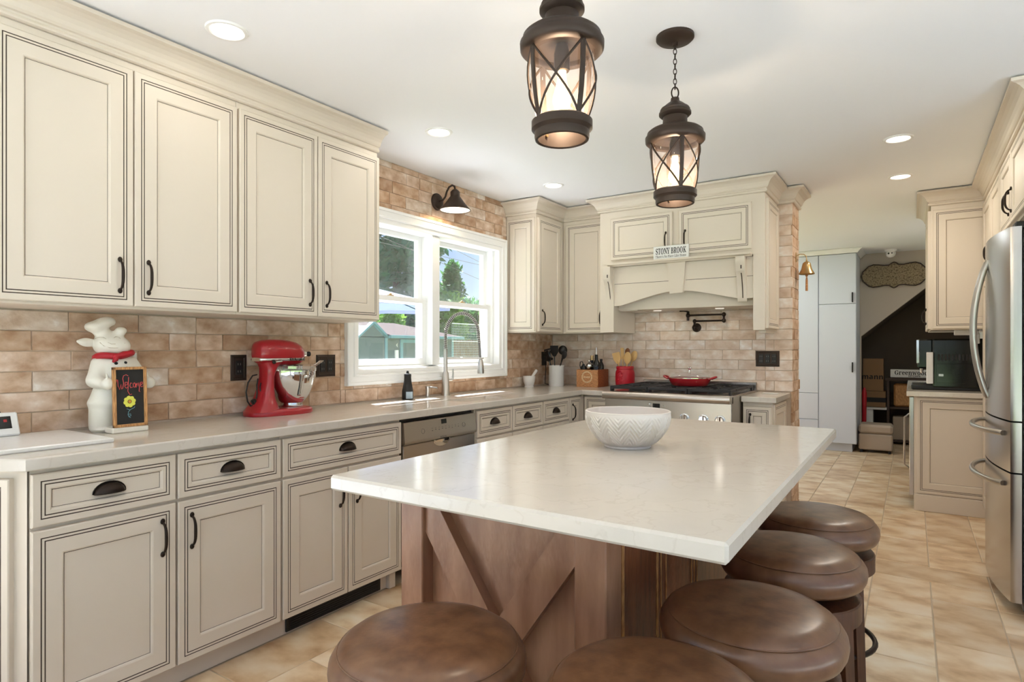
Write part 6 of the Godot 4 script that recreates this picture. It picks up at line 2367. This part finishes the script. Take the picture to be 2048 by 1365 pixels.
	bottle("dark bottle behind the oil pourer in the wooden crate", c0 + Vector3(0.158, 0.013, -0.16), [Vector2(0.0, 0.0), Vector2(0.024, 0.0), Vector2(0.024, 0.17), Vector2(0.012, 0.20), Vector2(0.0, 0.205)], M.blackgloss, [Vector2(0.0, 0.203), Vector2(0.012, 0.203), Vector2(0.012, 0.225), Vector2(0.0, 0.226)], M.black)
	bottle("steel pepper mill with a round knob in the wooden crate", c0 + Vector3(0.098, 0.013, -0.05), [Vector2(0.0, 0.0), Vector2(0.026, 0.0), Vector2(0.026, 0.15), Vector2(0.029, 0.155), Vector2(0.029, 0.172), Vector2(0.024, 0.185), Vector2(0.0, 0.20)], M.chrome, [Vector2(0.006, 0.198), Vector2(0.012, 0.206), Vector2(0.012, 0.214), Vector2(0.006, 0.222), Vector2(0.0, 0.223)], M.chrome)
	bottle("slim bottle with a copper neck behind the mill in the wooden crate", c0 + Vector3(0.075, 0.013, -0.15), [Vector2(0.0, 0.0), Vector2(0.024, 0.0), Vector2(0.024, 0.16), Vector2(0.013, 0.19), Vector2(0.013, 0.215), Vector2(0.0, 0.216)], M.blackgloss, [Vector2(0.0, 0.214), Vector2(0.014, 0.214), Vector2(0.013, 0.255), Vector2(0.0, 0.256)], M.brass)
	t = bottle("squat black shaker with a looped handle in the wooden crate", c0 + Vector3(0.042, 0.013, -0.05), [Vector2(0.0, 0.0), Vector2(0.024, 0.0), Vector2(0.024, 0.15), Vector2(0.018, 0.168), Vector2(0.0, 0.172)], M.black, [Vector2(0.0, 0.170), Vector2(0.012, 0.170), Vector2(0.010, 0.182), Vector2(0.0, 0.184)], M.black)
	b = MB.new()
	b.tube([Vector3(0.0, 0.178, 0.0), Vector3(-0.012, 0.205, 0.0), Vector3(-0.03, 0.20, 0.0), Vector3(-0.034, 0.17, 0.0), Vector3(-0.026, 0.14, 0.0)], 0.004, 8)
	part("handle", b, M.black, t)
	# red jar of wooden utensils
	var jp := V(-2.02, Y, 4.785)
	t = thing("utensil_jar", "red embossed jar of wooden utensils left of the range", "jar", jp)
	b = MB.new()
	b.lathe([Vector2(0.0, 0.0), Vector2(0.062, 0.0), Vector2(0.072, 0.008), Vector2(0.079, 0.03), Vector2(0.081, 0.06), Vector2(0.081, 0.115), Vector2(0.078, 0.135), Vector2(0.070, 0.15), Vector2(0.070, 0.155), Vector2(0.073, 0.158), Vector2(0.073, 0.176), Vector2(0.070, 0.18), Vector2(0.064, 0.18), Vector2(0.062, 0.15), Vector2(0.068, 0.10), Vector2(0.060, 0.02), Vector2(0.0, 0.012)], 40)
	part("jar", b, M.redmatt, t)
	b = MB.new()
	var sd := 0.12
	for ring in [[0.112, 0.024], [0.05, 0.014]]:
		var pts := []
		for i in 20:
			var a := TAU * i / 20
			var ang: float = PI / 2 + sd + ring[1] * cos(a) / 0.081
			pts.append(Vector3(0.0808 * cos(ang), ring[0] + ring[1] * sin(a), 0.0808 * sin(ang)))
		b.tube(pts, 0.003, 6, true)
	for q in [[0.122, -0.012], [0.105, 0.010], [0.074, -0.014], [0.074, 0.006], [0.074, 0.020]]:
		var ang: float = PI / 2 + sd + q[1] / 0.081
		b.ball(Vector3(0.0812 * cos(ang), q[0], 0.0812 * sin(ang)), Vector3(0.006, 0.009, 0.004), 8, 6)
	part("embossing", b, M.redmatt, t)
	var G := "wooden utensils in the red jar"
	spoon("spatula", "pale wooden spatula leaning left in the red jar", "utensil", jp + Vector3(-0.01, 0.02, 0.01), Vector3(-0.055, 0.25, 0.02), 1, M.spoon, G, 1.0)
	spoon("spoon", "wooden spoon with a wide oval bowl at the front right of the red jar", "utensil", jp + Vector3(0.01, 0.02, 0.02), Vector3(0.035, 0.25, 0.03), 0, M.spoon, G, 1.25)
	spoon("spoon", "wooden spoon leaning farthest right in the red jar", "utensil", jp + Vector3(-0.005, 0.02, 0.0), Vector3(0.090, 0.265, 0.0), 0, M.spoon, G, 1.1)
	spoon("spoon", "dark wooden spoon at the back middle of the red jar", "utensil", jp + Vector3(0.0, 0.02, -0.01), Vector3(0.01, 0.30, -0.02), 0, M.spoondark, G, 0.8)
	spoon("spatula", "narrow wooden stirrer upright left of centre in the red jar", "utensil", jp + Vector3(-0.005, 0.02, 0.01), Vector3(-0.012, 0.29, 0.01), 1, M.spoon, G, 0.42)
	# power cord behind the crock
	b = MB.new()
	b.tube([V(-2.775, 1.12, 4.75), V(-2.76, 1.05, 4.73), V(-2.755, 0.98, 4.71), V(-2.74, 0.93, 4.68), V(-2.70, 0.918, 4.70)], 0.0035, 6)
	solo("power_lead", b, M.black, "black power cord hanging from the outlet beside the crock", "cord")

# ------------------------------------------------------------------ garden behind the window
func sprig(size: float, n: int) -> ArrayMesh:
	var b := MB.new()
	for i in n:
		var d := Vector3(rng.randf_range(-1, 1), rng.randf_range(-0.6, 1), rng.randf_range(-1, 1)).normalized()
		var s := d.cross(Vector3(rng.randf(), rng.randf(), rng.randf()).normalized()).normalized()
		var o := Vector3(rng.randf_range(-1, 1), rng.randf_range(-1, 1), rng.randf_range(-1, 1)) * size * 0.5
		var nn := d.cross(s)
		var w := size * 0.22
		b.tri(o, o + d * size * 0.5 + s * w, o + d * size, nn, nn, nn)
		b.tri(o, o + d * size, o + d * size * 0.5 - s * w, nn, nn, nn)
	return b.mesh()

func tree(called: String, label: String, at: Vector3, blobs: Array, size: float, count: int, m: Material, trunk := 0.12) -> void:
	var t := thing(called, label, "tree", at)
	var top := 0.0
	for q in blobs:
		top = maxf(top, q[0].y)
	var b := MB.new()
	b.tube([Vector3.ZERO, Vector3(0.02, top * 0.5, 0.03), Vector3(0, top, 0)], [trunk, trunk * 0.7, trunk * 0.3], 8)
	part("trunk", b, M.darkwood, t)
	var mm := MultiMesh.new()
	mm.transform_format = MultiMesh.TRANSFORM_3D
	mm.mesh = sprig(size, 7)
	mm.instance_count = count
	for i in count:
		var q: Array = blobs[i % blobs.size()]
		var d := Vector3(rng.randfn(), rng.randfn(), rng.randfn()).normalized() * pow(rng.randf(), 0.4)
		var bs := Basis.from_euler(Vector3(rng.randf() * TAU, rng.randf() * TAU, 0)).scaled(Vector3.ONE * rng.randf_range(0.6, 1.3))
		mm.set_instance_transform(i, Transform3D(bs, q[0] + d * q[1]))
	var o := MultiMeshInstance3D.new()
	o.name = "crown"
	o.multimesh = mm
	o.material_override = m
	o.set_meta("kind", "stuff")
	t.add_child(o)

func leafmat(c: Color, back: Color) -> StandardMaterial3D:
	var m := mat(c, 0.6)
	m.backlight_enabled = true
	m.backlight = back
	m.cull_mode = BaseMaterial3D.CULL_DISABLED
	return m

func garden() -> void:
	var b := MB.new()
	b.bx(V(-60, -0.8, -60), V(60, -0.5, 60))
	struct("lawn_ground", b, tex(mat(Color.WHITE, 0.95), T.grass, Vector3(0.7, 0.7, 0.7)))
	b = MB.new()
	b.bx(V(-6.0, -0.5, -6.5), V(-3.0, -0.18, 3.5))
	b.bx(V(-3.0, -0.5, -8.5), V(9.0, -0.18, -2.9))
	b.bx(V(2.4, -0.5, -2.9), V(9.0, -0.18, 5.0))
	struct("patio_ground", b, mat(rgb(222, 224, 228), 0.9))
	# garden shed
	var t := thing("garden_shed", "grey-green garden shed with pale blue trim and a brown shingle roof behind the window", "shed", V(-7.0, -0.5, 6.35))
	var wallm := mat(rgb(92, 104, 100), 0.85)
	var trim := mat(rgb(104, 144, 152), 0.7)
	b = MB.new()
	b.bx(Vector3(-1.9, 0, -2.27), Vector3(0, 1.95, -0.5))
	part("wall", b, wallm, t)
	b = MB.new()
	b.bx(Vector3(-1.9, 0, -0.52), Vector3(0.04, 1.93, 0.0))
	b.at(Transform3D(Basis(Vector3(0, 0, -1), Vector3.UP, Vector3(1, 0, 0)), Vector3.ZERO))
	b.prism(PackedVector2Array([Vector2(0, 1.92), Vector2(0.53, 1.92), Vector2(0.27, 2.11)]), -1.9, 0.04)
	part("gable", b, wallm, t)
	b = MB.new()
	b.at(Transform3D(Basis(Vector3(0, 0, -1), Vector3.UP, Vector3(1, 0, 0)), Vector3.ZERO))
	b.prism(PackedVector2Array([Vector2(-0.05, 1.90), Vector2(0.27, 2.135), Vector2(0.59, 1.90), Vector2(0.59, 1.935), Vector2(0.27, 2.175), Vector2(-0.05, 1.935)]), 0.0, 0.08)
	part("bargeboard", b, trim, t)
	b = MB.new()
	var e0 := Vector3(0.16, 1.955, -0.55)
	var e1 := Vector3(0.16, 1.955, -2.42)
	var r0 := Vector3(-0.95, 2.21, -0.55)
	var r1 := Vector3(-0.95, 2.21, -1.75)
	var k0 := Vector3(-2.0, 1.955, -0.55)
	var k1 := Vector3(-2.0, 1.955, -2.42)
	b.quadh(e0, e1, r1, r0, Vector3(0.2, 1, 0))
	b.quadh(k0, k1, r1, r0, Vector3(-0.2, 1, 0))
	b.quadh(e1, k1, r1, r1, Vector3(0, 1, -0.3))
	b.quadh(e0, k0, k1, e1, Vector3.DOWN)
	part("roof", b, tex(mat(rgb(136, 116, 106), 0.9), T.shingle, Vector3(2, 2, 2)), t)
	b = MB.new()
	b.bx(Vector3(0.10, 1.91, -2.42), Vector3(0.165, 1.958, -0.55), 0.004)
	part("fascia", b, trim, t)
	b = MB.new()
	b.bx(Vector3(-0.01, 0, -0.585), Vector3(0.05, 1.92, -0.53), 0.004)
	part("corner_board", b, trim, t)
	b = MB.new()
	b.bx(Vector3(-0.02, 0, -2.28), Vector3(0.02, 1.92, -2.235), 0.004)
	part("corner_board", b, trim, t)
	b = MB.new()
	b.bx(Vector3(0.0, 0.1, -1.36), Vector3(0.025, 1.9, -0.90), 0.004)
	var dr := part("door", b, trim, t)
	b = MB.new()
	b.bx(Vector3(0.02, 1.02, -1.31), Vector3(0.028, 1.84, -0.96), 0.002)
	b.bx(Vector3(0.02, 0.18, -1.31), Vector3(0.028, 0.97, -0.96), 0.002)
	part("door_panel", b, wallm, dr)
	# plant hanger bracket on the shed wall
	b = MB.new()
	b.bx(Vector3(0.0, 1.55, -0.85), Vector3(0.03, 1.72, -0.78), 0.004)
	b.tube([Vector3(0.04, 1.80, -0.79), Vector3(0.04, 1.84, -0.815), Vector3(0.04, 1.80, -0.84), Vector3(0.04, 1.76, -0.815)], 0.012, 6, true)
	part("bell_hanger", b, M.plastic, t)
	# patio umbrella
	t = thing("patio_umbrella", "pale lavender patio umbrella open outside the window", "umbrella", V(-5.5, -0.18, 4.95))
	b = MB.new()
	for i in 8:
		var a0 := TAU * i / 8 + 0.02
		var a1 := TAU * (i + 1) / 8 - 0.02
		var p0 := Vector3(1.12 * cos(a0), 1.93, 1.12 * sin(a0))
		var p1 := Vector3(1.12 * cos(a1), 1.93, 1.12 * sin(a1))
		var mid := (p0 + p1) * 0.5 * Vector3(0.97, 1, 0.97) + Vector3(0, 0.012, 0)
		b.quadh(Vector3(0, 2.20, 0), p0, mid, p1, Vector3.UP + p0)
		b.quadh(p0, mid, mid + Vector3(0, -0.045, 0), p0 + Vector3(0, -0.045, 0), p0 * Vector3(1, 0, 1))
		b.quadh(mid, p1, p1 + Vector3(0, -0.045, 0), mid + Vector3(0, -0.045, 0), p1 * Vector3(1, 0, 1))
	var cm := leafmat(rgb(140, 146, 184), rgb(84, 90, 128))
	part("canopy", b, cm, t)
	b = MB.new()
	b.tube([Vector3.ZERO, Vector3(0, 2.24, 0)], 0.022, 10)
	part("pole", b, M.nickel, t)
	b = MB.new()
	b.off(Vector3(0, -0.32, 0)).lathe([Vector2(0, 0), Vector2(0.25, 0), Vector2(0.25, 0.35), Vector2(0.05, 0.38), Vector2(0, 0.38)], 20)
	part("base", b, M.iron, t)
	# net and fence
	t = thing("garden_net", "white garden net on a frame outside the right-hand sash", "net", V(-5.5, -0.5, 6.76))
	b = MB.new()
	var nm := mat(rgb(205, 212, 205), 0.8)
	for i in 31:
		b.bx(Vector3(-0.0012, 0.05, -0.036 * i - 0.0012), Vector3(0.0012, 2.10, -0.036 * i + 0.0012))
	for i in 57:
		b.bx(Vector3(-0.0012, 0.05 + 0.036 * i, -1.08), Vector3(0.0012, 0.0524 + 0.036 * i, 0))
	var nt := part("netting", b, nm, t)
	nt.set_meta("kind", "stuff")
	b = MB.new()
	b.bx(Vector3(-0.01, 0, -1.10), Vector3(0.01, 2.12, -1.07), 0.003)
	b.bx(Vector3(-0.006, 1.843, -1.08), Vector3(0.006, 1.853, 0.0), 0.002)
	b.bx(Vector3(-0.006, 2.10, -1.08), Vector3(0.006, 2.112, 0.0), 0.002)
	part("frame", b, nm, t)
	t = thing("board_fence", "brown board fence behind the garden net", "fence", V(-9.2, -0.5, 8.9))
	for i in 24:
		b = MB.new()
		b.bx(Vector3(0, 0, -0.20 * i - 0.192), Vector3(0.025, 1.95 + 0.01 * (i % 2), -0.20 * i), 0.003)
		part("board", b, tex(mat(rgb(168, 140, 118), 0.9), T.wood, Vector3(4, 0.5, 4)) if i == 0 else t.get_child(0).material_override, t)
	# trees
	var dark := leafmat(rgb(40, 92, 64), rgb(36, 100, 60))
	var mid := leafmat(rgb(66, 108, 62), rgb(60, 104, 48))
	var lime := leafmat(rgb(112, 150, 62), rgb(110, 150, 50))
	tree("pine_tree", "tall dark tree filling the upper left sash", V(-12.0, -0.5, 12.3), [[Vector3(0.0, 3.0, 0.6), Vector3(1.0, 1.0, 1.1)], [Vector3(0.2, 4.2, 0.1), Vector3(0.9, 0.7, 0.8)], [Vector3(0.0, 2.2, -0.4), Vector3(1.0, 1.0, 1.0)], [Vector3(0.0, 4.9, -0.9), Vector3(0.8, 1.0, 0.5)], [Vector3(0.2, 5.4, 0.6), Vector3(0.8, 0.6, 0.9)], [Vector3(0.0, 3.6, 1.4), Vector3(0.8, 1.4, 0.5)], [Vector3(0, 3.0, -1.0), Vector3(0.5, 1.0, 0.35)]], 0.34, 900, dark, 0.16)
	tree("conifer", "pointed green conifer in the middle of the upper right sash", V(-12.0, -0.5, 14.75), [[Vector3(0, 1.6, 0), Vector3(0.8, 1.0, 1.0)], [Vector3(0, 2.6, 0), Vector3(0.55, 0.8, 0.62)], [Vector3(0, 3.4, 0), Vector3(0.3, 0.6, 0.34)], [Vector3(0, 4.0, 0), Vector3(0.14, 0.45, 0.15)]], 0.20, 1300, mid)
	tree("leafy_tree", "bright lime green tree left of the conifer", V(-10.6, -0.5, 12.75), [[Vector3(0, 2.5, 0.1), Vector3(0.6, 0.9, 0.55)], [Vector3(0, 1.6, 0), Vector3(0.8, 0.9, 0.8)]], 0.20, 800, lime)
	tree("leafy_tree", "round mid-green tree at the right edge of the window view", V(-12.0, -0.5, 15.9), [[Vector3(0, 2.6, 0), Vector3(0.7, 0.8, 0.6)], [Vector3(0, 1.7, -0.4), Vector3(0.9, 0.9, 0.9)]], 0.20, 800, mid)
	tree("shrub_tree", "sunlit lime shrub showing over the shed roof", V(-9.6, -0.5, 9.9), [[Vector3(0, 2.25, 0.3), Vector3(0.3, 0.5, 0.32)], [Vector3(0, 1.6, 0.0), Vector3(0.5, 0.7, 0.6)]], 0.11, 900, lime, 0.06)
	tree("hedge_tree", "dark leafy screen of trees behind the shed", V(-10.8, -0.5, 10.6), [[Vector3(0, 1.6, 1.6), Vector3(0.5, 1.3, 1.0)], [Vector3(0, 1.7, 0.2), Vector3(0.5, 1.2, 1.0)], [Vector3(0, 1.5, -1.2), Vector3(0.5, 1.2, 1.2)], [Vector3(-0.3, 1.4, -2.8), Vector3(0.5, 1.2, 1.2)]], 0.22, 2000, dark, 0.08)
	for d in [7.8, 21.6]:
		b = MB.new()
		b.tube([V(-10.05, -0.5, d), V(-10.05, 5.0, d)], [0.14, 0.11], 10)
		solo("utility_pole", b, M.darkwood, "wooden utility pole carrying the power lines, %s end" % ("near" if d < 10 else "far"), "pole")
	for w in [[3.60, 3.565, "upper power line crossing the sky in the right sash"], [3.44, 3.14, "lower power line falling to the right behind the conifer"], [3.95, 3.62, "short power line near the top right of the sash"]]:
		b = MB.new()
		var d: float = (w[1] - w[0]) / 1.823
		b.tube([V(-10.0, w[0] - d * 4.0, 7.8), V(-10.0, w[0], 11.81), V(-10.0, w[1], 13.63), V(-10.0, w[1] + d * 8.0, 21.6)], 0.006, 5)
		solo("power_line", b, M.grey, w[2], "cable")
